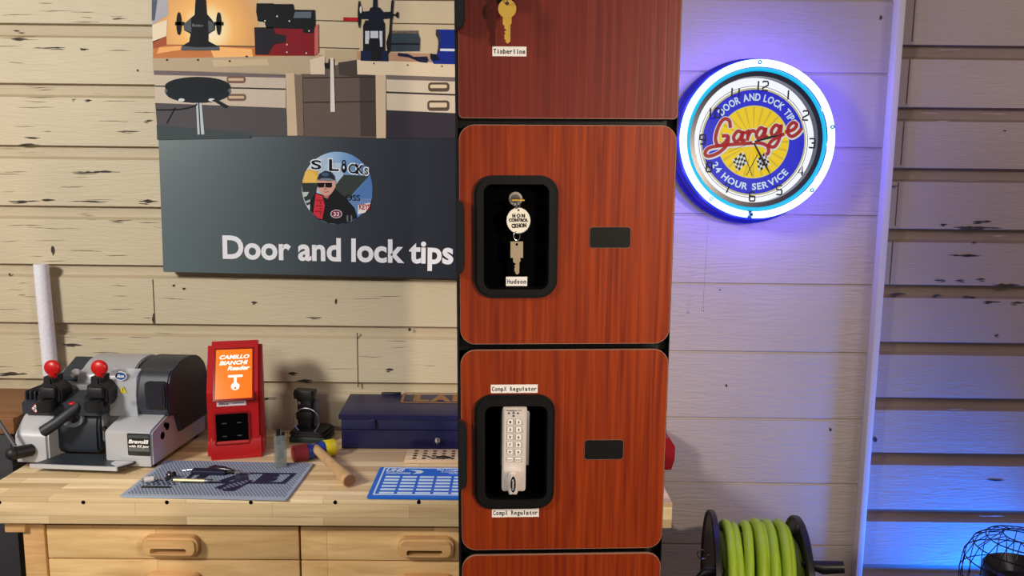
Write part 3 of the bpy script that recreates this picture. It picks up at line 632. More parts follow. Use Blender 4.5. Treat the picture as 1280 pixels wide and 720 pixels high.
# keypad lock in the lower recess
KX, KZ = lk(643, 562, 0)
KP = thing('keypad_lock', 'silver electronic keypad lock with ten number buttons and a knob in the lower recess', 'lock', LW(KX, .045, KZ), (LR[0], LR[1] + .012, LR[2]))
def kp(px, py, k=-.05): a, b_ = lk(px, py, k + .045); return (a - KX, b_ - KZ)
SIL = pm('satin_silver', (220, 212, 206), .4, .1); SILD = pm('darker_silver', (140, 142, 146), .4, .4)  # second silver is a darker grey for the back plate
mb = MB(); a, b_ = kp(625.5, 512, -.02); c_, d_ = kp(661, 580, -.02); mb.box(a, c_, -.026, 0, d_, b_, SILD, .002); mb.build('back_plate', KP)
mb = MB(); a, b_ = kp(628, 508.5); c_, d_ = kp(657.5, 614.5); P = rrect(a, d_, c_, b_, .004, 4); mb.prism(P, -.05, 0, SIL, bev=.0025)
zk = kp(640, 583)[1]; mb.build('housing', KP)
mb = MB()
for dx, dz in ((635.5, 516.5), (646.8, 516.5)): 
    u, v = kp(dx, dz, -.0503); mb.cyl((u, -.0506, v), (u, -.049, v), .0013, INKB, seg=12)
u, v = kp(641.3, 516, -.0503); mb.ring(ell(u, v, .0014, .0018, 12), ell(u, v, .0007, .0009, 12), -.0502, -.0506, INKB); u, v = kp(641.3, 519.8, -.0503); mb.ring(ell(u, v, .0014, .0016, 12), ell(u, v, .0006, .0008, 12), -.0502, -.0506, INKB)
mb.text('Regulator XT', *kp(632.5, 514.3, -.0504), *kp(652, 512.3, -.0504), XZ(-.0504), INKB, .02); mb.build('indicator', KP)
BTN = pm('button_white', (240, 238, 232), .5); BTNE = pm('button_edge', (96, 92, 90), .6)
rows = (527.2, 536.6, 546, 555.5, 564.8)
names = '1234567890'
for i in range(5):
    for j, bx_ in enumerate((637.3, 647.8)):
        u, v = kp(bx_, rows[i], -.05); hw, hv = .0042, .0040
        P = rrect(u - hw, v - hv, u + hw, v + hv, .0008, 2)
        if i == 0: P = [(u - hw, v - hv), (u + hw, v - hv), (u + hw, v + (hv if j == 0 else hv * .3)), (u + hw * (1 if j == 0 else .5), v + hv), (u - hw * (.5 if j == 0 else 1), v + hv), (u - hw, v + (hv * .3 if j == 0 else hv))]
        if i == 4: P = [(u - hw * (.5 if j == 0 else 1), v - hv), (u + hw * (1 if j == 0 else .5), v - hv), (u + hw, v - (hv if j == 0 else hv * .3)), (u + hw, v + hv), (u - hw, v + hv), (u - hw, v - (hv * .3 if j == 0 else hv))]
        mb = MB(); mb.prism(P, -.0515, -.049, BTN, bev=.0003); Pb = [(u + (x - u) * 1.13, v + (z - v) * 1.13) for x, z in P]; mb.prism(Pb, -.0503, -.0495, BTNE)
        mb.text(names[i * 2 + j], u - .0013, v - .0019, u + .0013, v + .0019, XZ(-.0517), INKB, .05); mb.build('button', KP)
for bx_, t in ((637.3, 'CLEAR'), (647.8, 'ENTER')):
    u, v = kp(bx_, 574.3, -.05); mb = MB(); mb.box(u - .0044, u + .0044, -.0515, -.049, v - .0032, v + .0032, BTN, .0004); mb.box(u - .0049, u + .0049, -.0503, -.0495, v - .0037, v + .0037, BTNE)
    mb.text(t, u - .0034, v - .0008, u + .0034, v + .0006, XZ(-.0517), INKB, .02); mb.build('button', KP)
mb = MB(); u, v = kp(641.5, 597); 
mb.cyl((u, -.049, v + .003), (u, -.056, v + .003), .0135, SIL, .0125, bev=.001); 
P = [(u - .0046, v + .014), (u + .0046, v + .014), (u + .0062, v + .009), (u + .0072, v - .017), (u + .0055, v - .0205), (u - .0055, v - .0205), (u - .0066, v - .017), (u - .0058, v + .009)]
mb.prism(P, -.053, -.0655, SIL, bev=.002); kn = mb.build('turn_knob', KP)
mb = MB(); mb.prism(ell(u, v - .004, .0038, .0125, 28), -.0652, -.0662, BLACKM)
sm = MB(); V = text_mesh('CompX', .02, 0)
def vert(a, b_): return Vector((u - (b_), -.0664, v - .004 + a))
mb.text('CompX', -.0085, -.0019, .0085, .0019, vert, WHITE, .02); mb.build('oval_badge', kn)
sm.bm.free()

# ---------------------------------------------------------------- neon clock
ck = atY(944.5, 176.5, W - .112)
CR = (radians(-2.5), radians(1.5), radians(2))
CKL = (ck.x, W - .013, ck.z); KM = frame(CKL, CR)
clk = thing('neon_clock', 'round wall clock with glowing blue-white neon ring and garage dial on the right wall', 'clock', CKL, CR)
def kq(X, Y, k): return loc2(830 + X / 3, 60 + Y / 3, KM, k)
AX = Matrix.Rotation(radians(90), 4, 'X')     # lathe axis z -> -y
NB = pm('blue_black_housing', (36, 32, 96), .3); 
mb = MB(); mb.lathe([(0, 0), (.232, 0), (.236, .006), (.236, .03), (.228, .034), (.228, .05), (.222, .056), (.222, .078), (.214, .082), (.196, .082), (.186, .07), (.176, .068), (.1755, .066), (0, .066)], NB, 72, AX); mb.build('housing', clk)
kfac = 2.3 / 1000
Rw = .186
mb = MB(); mb.lathe([(.176, .066), (.176, .094), (.190, .094), (.1905, .066)], pm('dark_bezel', (18, 22, 52), .25), 72, AX); mb.build('bezel', clk)
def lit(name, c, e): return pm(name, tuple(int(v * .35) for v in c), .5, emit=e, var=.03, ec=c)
def arc_tube(mb, R, y, r, a0, a1, m, n=90, seg=10): mb.tube([(R * cos(a0 + (a1 - a0) * i / n), y, R * sin(a0 + (a1 - a0) * i / n)) for i in range(n + 1)], r, m, seg)
gap = .035; ab = -pi / 2 - .04
mb = MB(); arc_tube(mb, .2105, -.104, .0098, ab + gap, ab + 2 * pi - gap, lit('neon_white', (196, 244, 255), 2.6)); mb.build('neon_tube', clk)
mb = MB(); arc_tube(mb, .1945, -.096, .0052, 0, 2 * pi, lit('neon_reflection_cyan', (0, 190, 235), .9)); mb.build('neon_reflection', clk)  # reflection of the neon, added as a glowing cyan ring
mb = MB(); arc_tube(mb, .2205, -.09, .004, 0, 2 * pi, lit('neon_blue_edge', (14, 50, 215), .5)); mb.build('neon_glow_fringe', clk)  # blue glow at the neon's edge, added as a thin ring
for a in (ab, pi / 2 + .05, .2, -2.2, -.7): mb = MB(); mb.ring(ell(.2105 * cos(a), .2105 * sin(a), .006, .006, 12), ell(.2105 * cos(a), .2105 * sin(a), .003, .003, 12), -.116, -.082, pm('clip_clear', (40, 120, 170), .3)); mb.build('tube_clip', clk)
DY = -.0672
def dl(n): return XZ(DY - .0004 - .00035 * n)
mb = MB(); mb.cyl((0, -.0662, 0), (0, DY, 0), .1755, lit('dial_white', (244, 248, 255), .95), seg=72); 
oc = kq(335, 353, DY); u_ = 1 / 3 * ((kq(435, 353, DY)[0] - oc[0]) / (100 / 3)) # metres per crop unit
def od(x, y): return kq(x, y, DY)
def ringd(r0, r1, m, n): mb.ring(ell(*oc, r1, r1, 72), ell(*oc, r0, r0, 72), DY - .0003 - .0003 * n, DY - .0005 - .0003 * n, m)
RB = 191 * u_; RY = 131 * u_
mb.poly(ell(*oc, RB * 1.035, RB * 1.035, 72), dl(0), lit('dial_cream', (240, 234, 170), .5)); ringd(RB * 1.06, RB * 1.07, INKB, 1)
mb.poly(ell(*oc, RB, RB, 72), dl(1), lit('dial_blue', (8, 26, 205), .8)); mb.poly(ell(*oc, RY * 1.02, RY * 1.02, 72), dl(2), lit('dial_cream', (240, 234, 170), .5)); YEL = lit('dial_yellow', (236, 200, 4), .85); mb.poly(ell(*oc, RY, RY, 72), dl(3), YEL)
PALE = lit('dial_ray', (236, 204, 40), .6)
for i in range(24):
    a = 2 * pi * i / 24 + .05; mb.poly([(oc[0] + RY * .15 * cos(a), oc[1] + RY * .15 * sin(a)), (oc[0] + RY * .98 * cos(a - .035), oc[1] + RY * .98 * sin(a - .035)), (oc[0] + RY * .98 * cos(a + .035), oc[1] + RY * .98 * sin(a + .035))], dl(4), PALE)
LT = lit('dial_lettering', (214, 240, 255), .7)
def arc_text(t, R, a0, a1, hgt, top):
    V = []
    wd = [max(v[0] for v in text_mesh(c, .03)[0]) - min(v[0] for v in text_mesh(c, .03)[0]) + .12 if c != ' ' else .38 for c in t]
    tot = sum(wd); s_ = 0
    for c, k in zip(t, wd):
        f = (s_ + k / 2) / tot; a = a0 + (a1 - a0) * f; s_ += k
        if c == ' ': continue
        cw = abs(a1 - a0) * R * (k - .1) / tot; p = (oc[0] + R * cos(a), oc[1] + R * sin(a)); rot = a - pi / 2 if top else a + pi / 2
        mb.text(c, p[0] - cw / 2, p[1] - hgt / 2, p[0] + cw / 2, p[1] + hgt / 2, dl(3), LT, .03, rot=rot)
arc_text('DOOR AND LOCK TIPS', 164 * u_, radians(144), radians(26), 27 * u_, True); arc_text('24 HOUR SERVICE', 164 * u_, radians(-151), radians(-37), 25 * u_, False)
# chequered flags
BK, WT = lit('flag_black', (14, 14, 18), 0), lit('flag_white', (236, 240, 240), .6)
for q in (((254, 415), (298, 392), (310, 438), (272, 460)), ((346, 412), (382, 395), (398, 442), (352, 458))):
    for i in range(5):
        for j in range(5):
            def bi(s_, t_): return ((1 - s_) * (1 - t_) * q[0][0] + s_ * (1 - t_) * q[1][0] + s_ * t_ * q[2][0] + (1 - s_) * t_ * q[3][0], (1 - s_) * (1 - t_) * q[0][1] + s_ * (1 - t_) * q[1][1] + s_ * t_ * q[2][1] + (1 - s_) * t_ * q[3][1] + 5 * sin(s_ * 6))
            mb.poly([od(*bi(a / 5, b_ / 5)) for a, b_ in ((i, j), (i + 1, j), (i + 1, j + 1), (i, j + 1))], dl(5), BK if (i + j) % 2 else WT)
mb.stroke([od(300, 396), od(330, 480)], 3 * u_, dl(5), BK); mb.stroke([od(350, 400), od(308, 478)], 3 * u_, dl(5), BK)
GS = [[(248, 300), (243, 272), (222, 268), (202, 298), (192, 340), (202, 366), (224, 358), (240, 332), (216, 330)],
      [(240, 332), (236, 362), (205, 392), (168, 406), (153, 396), (170, 374), (235, 364), (310, 358), (355, 356), (386, 368), (390, 392), (380, 400)],
      [(294, 320), (276, 312), (260, 334), (268, 352), (284, 340), (296, 314), (290, 348), (304, 344)], [(302, 322), (318, 312), (310, 348)], [(311, 336), (326, 312), (342, 314)],
      [(376, 306), (360, 300), (345, 324), (354, 341), (369, 326), (381, 301), (375, 335), (389, 330)], [(434, 298), (417, 290), (401, 313), (409, 330), (425, 316), (438, 290), (431, 340), (413, 370), (393, 366), (406, 346), (450, 322)],
      [(452, 316), (484, 306), (496, 288), (482, 280), (466, 296), (464, 320), (478, 332), (500, 320), (514, 302)]]
GR = lit('script_red', (196, 14, 34), .5)
for st in GS: mb.stroke([od(x + 1, y + 2) for x, y in st], 22 * u_, dl(6), WT)
for st in GS: mb.stroke([od(x, y) for x, y in st], 13 * u_, dl(7), GR)
mb.build('dial', clk)
# numerals stand on the glass in front of the dial
GY = -.092
DIG = {'1': [[(.5, 0), (.5, 1)]], '2': [[(0, .85), (.1, 1), (.9, 1), (1, .85), (1, .6), (0, .25), (0, 0), (1, 0)]], '3': [[(0, .9), (.1, 1), (.9, 1), (1, .9), (1, .1), (.9, 0), (.1, 0), (0, .1)], [(.4, .52), (1, .52)]], '4': [[(.75, 0), (.75, 1), (0, .3), (1, .3)]],
       '5': [[(1, 1), (0, 1), (0, .55), (.9, .55), (1, .45), (1, .1), (.9, 0), (0, 0)]], '6': [[(.9, 1), (.1, 1), (0, .9), (0, .1), (.1, 0), (.9, 0), (1, .1), (1, .5), (0, .55)]], '7': [[(0, 1), (1, 1), (.4, 0)]],
       '8': [[(.1, 0), (.9, 0), (1, .1), (1, .9), (.9, 1), (.1, 1), (0, .9), (0, .1), (.1, 0)], [(0, .52), (1, .52)]], '9': [[(.1, 0), (.9, 0), (1, .1), (1, .9), (.9, 1), (.1, 1), (0, .9), (0, .5), (1, .45)]], '0': [[(.1, 0), (.9, 0), (1, .1), (1, .9), (.9, 1), (.1, 1), (0, .9), (0, .1), (.1, 0)]]}
NI = pm('numeral_ink', (8, 12, 30), .6)
for t, X, Y in (('12', 367, 142), ('1', 466, 176), ('2', 531, 253), ('3', 555, 357), ('4', 513, 461), ('5', 432, 533), ('6', 331, 557), ('7', 237, 526), ('8', 169, 447), ('9', 145, 343), ('10', 187, 243), ('11', 268, 168)):
    mb = MB(); c = kq(X, Y, GY); W_, H_ = 20 * u_, 33 * u_; n = len(t)
    for i, d_ in enumerate(t):
        xo = c[0] + (i - (n - 1) / 2) * W_ * (1.3 if t[0] == '1' and n > 1 else 1) - W_ / 2
        for st in DIG[d_]: mb.stroke([(xo + a * W_, c[1] + (b_ - .5) * H_) for a, b_ in st], 6 * u_, XZ(GY), NI, k=1)
    mb.build('numeral', clk)
def hand(x, y, w0, m, back=0, dy=0):
    P = kq(x, y, -.078 - dy); c = kq(335, 352, -.078 - dy); d = Vector((P[0] - c[0], P[1] - c[1])); n = Vector((-d.y, d.x)).normalized() * w0; c = Vector(c) - d * back; P = Vector(P)
    m_ = c.lerp(P, .55); mb = MB(); mb.prism([tuple(c + n * .5), tuple(m_ + n), tuple(P), tuple(m_ - n), tuple(c - n * .5)], -.078 - dy, -.0788 - dy, m); mb.build('clock_hand', clk)
hand(447, 322, 5 * u_, INKB); hand(405, 488, 5 * u_, INKB, 0, .0015); hand(212, 402, 1 * u_, pm('second_hand_red', (120, 50, 20), .5), .1, .003)
mb = MB(); c = kq(335, 352, -.082); mb.cyl((c[0], -.066, c[1]), (c[0], -.083, c[1]), 5 * u_, STEEL, seg=16); mb.build('centre_pin', clk)
mb = MB(); p, q = loc2(885, 278, KM, -.05), loc2(878.5, 387, KM, -.05)
n = 46
for i in range(n): t = i / (n - 1); mb.ball((p[0] + (q[0] - p[0]) * t, -.05, p[1] + (q[1] - p[1]) * t), .0012, STEEL, 6)
mb.tube([(p[0], -.05, p[1]), (q[0], -.05, q[1])], .0005, STEEL, 5); mb.ball((q[0], -.05, q[1]), .004, CHROME, 12); mb.build('pull_chain', clk)

# ---------------------------------------------------------------- red wall box peeping out
rb = atY(838, 568, W - .09)
bxr = thing('wall_box', 'small red box on the wall beside the right edge of the locker tower', 'box', (rb.x - .03, W, rb.z))
mb = MB(); P = [(-.09, -.05), (.035, -.05), (.044, -.02), (.044, .022), (.026, .05), (-.08, .05), (-.09, .04)]
mb.prism(P, -.09, 0, pm('dark_red_paint', (150, 16, 30), .35), bev=.004); mb.build('housing', bxr)
mb = MB(); mb.box(.0435, .046, -.07, -.03, -.024, .006, BLACK); mb.ball((.0462, -.06, .002), .003, CHROME, 10); mb.ball((.0462, -.06, -.016), .003, CHROME, 10); mb.build('side_terminal', bxr)

# ---------------------------------------------------------------- key cutting machine
MO, MY = (-1.137, 2.036, ZT + .0006), radians(-4)
MM = frame(MO, (0, 0, MY))
def mp(px, py, k=0): return loc2(px, py, MM, k)
km = thing('key_machine', 'silver and slate key cutting machine with two red knobs at left end of workbench', 'key machine', MO, (0, 0, MY))
SILV = pm('machine_silver', (186, 188, 192), .35, .15); SLT = pm('machine_slate', (42, 48, 57), .5); SILH = pm('hood_silver', (176, 178, 184), .3, .3); BLKC = pm('clamp_black', (18, 19, 22), .5)
zf = .008
lx, rx = mp(18, 560)[0], mp(60, 560)[0]
a0, a1 = mp(131, 560)[0], mp(190, 560)[0]
mb = MB(); zl1 = mp(30, 543)[1]; zl2 = mp(30, 518, .04)[1]
mb.prism([(0, zf), (.30, zf), (.30, zl2), (.045, zl2), (.014, zl1 + .012), (.004, zl1), (0, zl1 - .008)], lx, rx, SILV, 'x', bev=.006)
zr1 = mp(160, 540)[1]; zr2 = mp(160, 512, .1)[1]
mb.prism([(0, zf), (.31, zf), (.31, .12), (.11, zr2), (.008, zr1 + .004), (0, zr1 - .004)], a0, a1, SILV, 'x', bev=.005)
mb.box(rx - .01, a0 + .01, .12, .3, zf, .14, pm('machine_grey', (120, 122, 126), .5), .004)
mb.box(rx - .01, a0 + .01, .09, .13, .05, .2, pm('machine_grey', (120, 122, 126), .5), .006)
for X, Y in ((.056, .075), (.083, .092), (.072, .1)): mb.cyl((a1 - .001, X, Y), (a1 + .0012, X, Y), .0105 if Y < .1 else .007, VOID, seg=8)
mb.build('base', km)
for (x, y) in ((lx + .02, .03), (a1 - .02, .03), (lx + .02, .27), (a1 - .02, .27)):
    mb = MB(); mb.cyl((x, y, 0), (x, y, .01), .014, BLACK, .012, 16); mb.build('rubber_foot', km)
# chip tray
mb = MB(); tz = .022
p0, p1, p2, p3 = mp(39, 584, -.05), mp(147, 586, -.05), mp(162, 574, 0), mp(60, 570, .02)
P = [(p0[0], -.05), (p1[0], -.05), (p1[0] + .022, -.01), (p1[0] + .022, .04), (p0[0] + .03, .04)]
mb.prism(P, tz - .006, tz, SLT, 'z', bev=.0015); mb.prism([(p0[0] - .002, -.054), (p1[0], -.054), (p1[0], -.048), (p0[0] - .002, -.048)], tz - .009, tz + .002, SILV, 'z', bev=.001)
mb.prism([(p1[0] - .03, -.03), (p1[0] - .001, -.05), (p1[0] + .0225, -.012), (p1[0] - .028, -.012)], tz, tz + .004, SILV, 'z', bev=.001)
mb.box(p0[0] + .05, p1[0] - .04, 0, .05, .0, tz - .006, SLT)
mb.build('chip_tray', km)
# cutter housing
mb = MB(); c0, c1 = mp(71, 540, .05)[0], mp(124, 540, .05)[0]; zt_ = mp(95, 510, .05)[1]
P = [(.045, .035), (.052, .022), (.12, .02), (.12, zt_ + .01), (.075, zt_ + .006), (.052, zt_ - .02), (.046, zt_ - .05)]
mb.prism(P, c0, c1, SLT, 'x', bev=.006)
u, v = mp(92, 522, .047); mb.ring(ell(u, v, .032, .024, 32), ell(u, v + .006, .025, .019, 32), .046, .036, pm('grey_ring', (112, 122, 130), .4)); mb.prism(ell(u, v + .006, .025, .019, 32), .047, .043, BLKC)
for dx in (-.013, .014): mb.cyl((u + dx, .0435, v + .004), (u + dx, .041, v + .004), .0034, CHROME, seg=10)
mb.build('cutter_housing', km)
mb = MB(); e0 = mp(127, 530, .07)[0]; mb.box(c1 + .002, e0 + .012, .06, .13, .05, mp(127, 508, .06)[1], pm('machine_grey', (120, 122, 126), .5), .005); mb.cyl((c1 + .012, .058, .09), (c1 + .012, .05, .09), .006, BLKC, seg=12); mb.build('jaw_bracket', km)
# ribbed carriage
mb = MB(); u0, v0 = mp(27, 517, .03); u1, v1 = mp(72, 492, .06)
P = [(.03, v0), (.12, v0), (.12, v1 + .012), (.06, v1 - .004), (.03, v1 - .018)]
mb.prism(P, u0, u1 + .14, SLT, 'x', bev=.004)
for i in range(5): x = u0 + .008 + i * .013; mb.box(x, x + .005, .035, .115, v1 - .012, v1 + .012, SLT, .002)
mb.build('carriage', km)
mb = MB(); u, v = mp(44.5, 510.5, .028); k = .0135
mb.prism([(u, v + k), (u + k, v), (u, v - k), (u - k, v)], .028, .0285, WHITE); mb.ring([(u, v + k), (u + k, v), (u, v - k), (u - k, v)], [(u, v + k * .82), (u + k * .82, v), (u, v - k * .82), (u - k * .82, v)], .0282, .0275, RED)
mb.stroke([(u - .004, v + .003), (u + .002, v), (u + .004, v - .004)], .0022, XZ(.0274), INKB); mb.prism(ell(u - .003, v - .003, .0022, .0022, 10), .0274, .0278, INKB); mb.build('warning_diamond', km)
# clamps
for px in (62, 121):
    y_ = .03; u, v = mp(px, 503, y_)
    mb = MB(); mb.prism([(u - .034, v - .018), (u + .008, v - .018), (u + .026, v - .01), (u + .036, v + .006), (u + .036, v + .036), (u + .022, v + .05), (u + .012, v + .054), (u + .012, v + .07), (u - .012, v + .07), (u - .014, v + .05), (u - .024, v + .046), (u - .026, v + .022), (u - .034, v + .016)], y_ - .004, y_ + .05, BLKC, bev=.004)
    mb.cyl((u + .005, y_ - .022, v - .016), (u + .005, y_ - .022, v + .012), .0225, BLKC, .0235, 24, .003); mb.box(u - .018, u + .026, y_ - .016, y_ + .01, v + .014, v + .044, BLKC, .005); mb.build('clamp', km)
    mb = MB(); uu, vv = mp(px, 461, y_)
    mb.cyl((uu, y_ + .012, v + .065), (uu, y_ + .012, vv - .012), .009, RED, .011, 16); mb.ball((uu, y_ + .012, vv), (.0232, .012, .0215), RED, 24); mb.build('clamp_knob', km)
# lever, button, small knob
mb = MB(); A = mp(57, 538, .0); Bq = mp(98, 507, .035)
mb.tube([Vector((A[0] - .004, -.012, A[1] - .002)), Vector((A[0], -.01, A[1])), Vector((A[0] + .035, .0, A[1] + .024)), Vector((Bq[0], .035, Bq[1])), Vector((Bq[0] + .004, .05, Bq[1]))], [.009, .0155, .0145, .012, .008], pm('lever_slate', (34, 38, 46), .5), 16); mb.build('carriage_lever', km)
mb = MB(); u, v = mp(93, 503, .04); mb.ball((u, .03, v), (.011, .008, .004), RED, 14); mb.build('red_button', km)
mb = MB(); u, v = mp(95, 465, .1); mb.cyl((u - .012, .1, v - .012), (u, .1, v), .005, SILV); mb.ball((u, .1, v), (.012, .01, .009), pm('pale_knob', (214, 216, 218), .4), 16); mb.build('release_knob', km)
# hood
h0, h1 = mp(106, 460, .15)[0], mp(172, 470, .15)[0]; zt_ = mp(180, 446, .2)[1]
HP = [(.11, .135), (.108, .19), (.118, .225), (.14, zt_ - .022), (.17, zt_ - .006), (.21, zt_), (.25, zt_ - .004), (.285, zt_ - .03), (.305, zt_ - .075), (.305, .1), (.16, .1)]
def soft(P, n, k=4): return [(p.x, p.y) for p in smooth_line([(a, b_, 0) for a, b_ in P[:n]], k)] + list(P[n:])
mb = MB(); mb.prism(soft(HP, 9), h0, h1, SILH, 'x', bev=.003)
P2 = [(y + .004 if y < .2 else y, z - .03 if z > .16 else z) for y, z in HP]; mb.prism(P2, mp(72, 470, .15)[0], h0, pm('machine_grey', (120, 122, 126), .5), 'x', bev=.004); hd = mb.build('hood', km)
mb = MB(); u0, v0 = mp(84, 472, .12); u1, v1 = mp(108, 450, .17)
P = [(.12, v0 - .006), (.12, v0 + .004), (.2, zt_ - .004), (.22, zt_ - .01), (.2, .16)]; mb.prism(P, u0 - .025, h0 + .002, SLT, 'x', bev=.003); mb.build('side_panel', km)
mb = MB(); HC = [(.085, .12), (.072, .15), (.074, .19), (.092, .235), (.125, zt_ - .012), (.165, zt_ + .001), (.215, zt_ + .003), (.262, zt_ - .006), (.3, zt_ - .035), (.318, zt_ - .09), (.32, .06), (.14, .06), (.12, .115)]
ca, cb_ = mp(166, 480, .09)[0], a1 + .012
mb.prism(soft(HC, 10), ca, cb_ - .001, SLT, 'x', bev=.004, seg=3); cap_ = mb.build('end_cap', km)
mb = MB(); sx0, sz0 = mp(181, 512, .068); sx1, sz1 = mp(216, 479, .068)
mb.prism(rrect(max(sx0, ca + .008), sz0, cb_ - .003, sz1, .01), .09, .068, BLKC, bev=.004); mb.prism(rrect(sx0 + .014, sz0 + .01, cb_ - .012, sz1 - .008, .005), .0675, .0665, pm('dark_screen', (36, 36, 48), .25)); mb.build('window', km)
mb = MB(); g0, g1 = mp(136, 500, .07)[0], mp(171, 500, .07)[0]; gz0, gz1 = mp(150, 520, .07)[1], mp(150, 464, .09)[1]
GL = pm('clear_guard', (214, 218, 224), .12, 0, alpha=.45)
mb.prism([(.07, gz0), (.066, gz0 + .06), (.074, gz1 - .012), (.1, gz1 + .006), (.1, gz1 - .006), (.078, gz1 - .02), (.07, gz0 + .06), (.074, gz0)], g0, g1, GL, 'x'); gd = mb.build('clear_guard', km)
mb = MB(); u, v = mp(151, 470, .068); mb.prism(ell(u, v, .0165, .0125, 28), .069, .0672, WHITE); mb.prism(ell(u, v, .0145, .0105, 28), .0672, .0666, pm('logo_blue', (36, 80, 150), .4)); mb.text('ilco', u - .010, v - .004, u + .010, v + .005, XZ(.0664), WHITE, .04, .2)
u, v = mp(154, 487, .068); mb.prism([(u - .011, v - .009), (u + .011, v - .009), (u, v + .011)], .0668, .066, pm('warning_yellow', (206, 190, 50), .5)); mb.text('!', u - .0012, v - .006, u + .0012, v + .005, XZ(.0658), INKB, .04); mb.build('guard_decals', gd)
# name plate
mb = MB(); u0, v0 = mp(160.5, 569); u1, v1 = mp(187, 542.5)
mb.prism(rrect(u0, v0, u1, v1, .003, 3), 0, -.0012, pm('plate_black', (26, 28, 30), .3)); mb.box(u0 + .002, u1 - .002, -.0016, -.001, v1 - .012, v1 - .004, pm('plate_green_grey', (70, 78, 76), .3)); mb.box(u0 + .002, u1 - .002, -.0016, -.001, v0 + .012, v0 + .022, pm('plate_grey', (96, 98, 98), .3))
vm = (v0 + v1) / 2
mb.text('BravoIII', u0 + .003, vm + .003, u1 - .003, vm + .014, XZ(-.0018), WHITE, .05, .2); mb.text('with EZ Jaw', u0 + .003, vm - .009, u1 - .002, vm - .001, XZ(-.0018), WHITE, .05, .2); mb.build('name_plate', km)
# crank on the left
mb = MB(); A = mp(-6, 520, -.03); Bq = mp(19, 558, -.03)
mb.tube([(A[0], -.03, A[1]), (Bq[0], -.03, Bq[1])], .0052, CHROME, 10); u, v = mp(38, 563, -.004); mb.build('crank_rod', km)
mb = MB(); mb.cyl((Bq[0] - .006, -.036, Bq[1] - .018), (u + .004, .004, v), .017, BLKC, .0165, 20, .004); mb.ball((Bq[0] - .004, -.034, Bq[1] - .018), .018, BLKC, 16); mb.build('crank_knob', km)

# speckled silver tube behind the machine
A = atY(51, 330, 2.37); Bq = atY(64, 470, 2.37)
d = (A - Bq); bot = Bq + d * ((.9755 - Bq.z) / d.z)
tb = MB(); tb.cyl(bot, A, .0215, gradient_mat('holographic_film', [(0, (150, 150, 175)), (1, (170, 170, 190)), (.35, (240, 240, 250)), (.7, (190, 195, 225))], -.02, .02, .3), .0205, 28)
tb2 = tb.build('film_tube'); 
SPK = pm('tube_silver', (226, 226, 236), .35, 0, var=.2, sc=140)
tb2.data.materials[0] = SPK
tag(tb2, 'tall speckled silver tube standing behind the key cutting machine against the wall', 'tube')

# ---------------------------------------------------------------- code reader
ro = onz(296, 573, ZT); RO = (ro.x, ro.y, ZT + .0008); RYW = radians(15); RM = frame(RO, (0, 0, RYW))
rd = thing('code_reader', 'upright red key code reader with lit orange screen on the workbench', 'key reader', RO, (0, 0, RYW))
def rp(px, py, k=0): return loc2(px, py, RM, k)
rz = rp(295, 490)[1]; rt = rp(295, 426, .085)[1]
sl = Vector((.085, rt - rz)); 
mb = MB(); RR = pm('reader_red', (178, 12, 18), .4)
hw = .0725
P = [(.0, .004), (.0, rz), (.088, rt), (.128, rt - .012), (.128, .004)]
mb.prism(P, -hw, hw, RR, 'x', bev=.011, seg=4)
mb.prism([(-.004, .0), (-.004, .045), (.004, .06), (.125, .06), (.13, 0)], -hw - .002, hw + .002, RR, 'x', bev=.009, seg=3)
mb.build('body', rd)
ang = atan2(.088, rt - rz)
# screen lies on the sloping upper face
SO = Vector((0, 0, rz)); SMl = Matrix.Translation(SO) @ Matrix.Rotation(-ang, 4, 'X'); SMw = RM @ SMl
def sp(px, py, k=0): return loc2(px, py, SMw, k)
def onto(k): return lambda u, v: SMl @ Vector((u, k, v))
q = [sp(271, 438), sp(316, 438), sp(314.5, 498), sp(268, 498.5)]
u0 = (q[0][0] + q[3][0]) / 2; u1 = (q[1][0] + q[2][0]) / 2; v1 = q[0][1]; v0 = q[2][1] + .002
mb = MB(); mb.box(u0 - .006, u1 + .006, -.001, .003, v0 - .006, v1 + .006, pm('screen_bezel_red', (130, 8, 12), .4), .002, M=SMl)
mb.box(u0, u1, -.0022, .002, v0, v1, pm('orange_screen', (240, 110, 22), .4, emit=.6, var=.05), .0005, M=SMl)
WS = pm('screen_white', (250, 246, 236), .5, emit=.6); wd = u1 - u0; ht = v1 - v0
def ut(f): return u0 + wd * f
def vt(f): return v0 + ht * f
for t, a, b_, c_, d_, sh in (('CAMILLO', .10, .80, .92, .885, .25), ('BIANCHI', .10, .68, .88, .765, .25), ('Reader', .32, .565, .94, .655, .3)): mb.text(t, ut(a), vt(b_), ut(c_), vt(d_), onto(-.0026), WS, .035, sh)
mb.poly(rrect(ut(.34), vt(.425), ut(.74), vt(.47), .002, 3), onto(-.0026), WS); mb.poly([(ut(.50), vt(.44)), (ut(.58), vt(.44)), (ut(.57), vt(.27)), (ut(.51), vt(.27))], onto(-.0026), WS); mb.poly(ell(ut(.54), vt(.24), wd * .115, wd * .115, 24), onto(-.0026), WS); mb.poly(ell(ut(.54), vt(.205), wd * .035, wd * .035, 12), onto(-.003), pm('orange_screen', (240, 110, 22), .4, emit=.6, var=.05))
mb.build('screen', rd)
mb = MB(); a, b_ = rp(271, 508.5, -.0015); c_, d_ = rp(307.5, 500, -.0015); mb.box(a, c_, -.0016, .004, b_, d_, pm('pale_sticker', (226, 206, 212), .5), M=None); mb.text('Silca', a + .004, b_ + .004, a + .03, d_ - .004, XZ(-.002), pm('grey_ink', (90, 84, 96), .6), .02, .3); mb.box((a + c_) / 2 + .004, c_ - .006, -.002, -.0015, (b_ + d_) / 2 - .001, (b_ + d_) / 2 + .001, pm('grey_ink', (90, 84, 96), .6)); mb.build('sticker', rd)
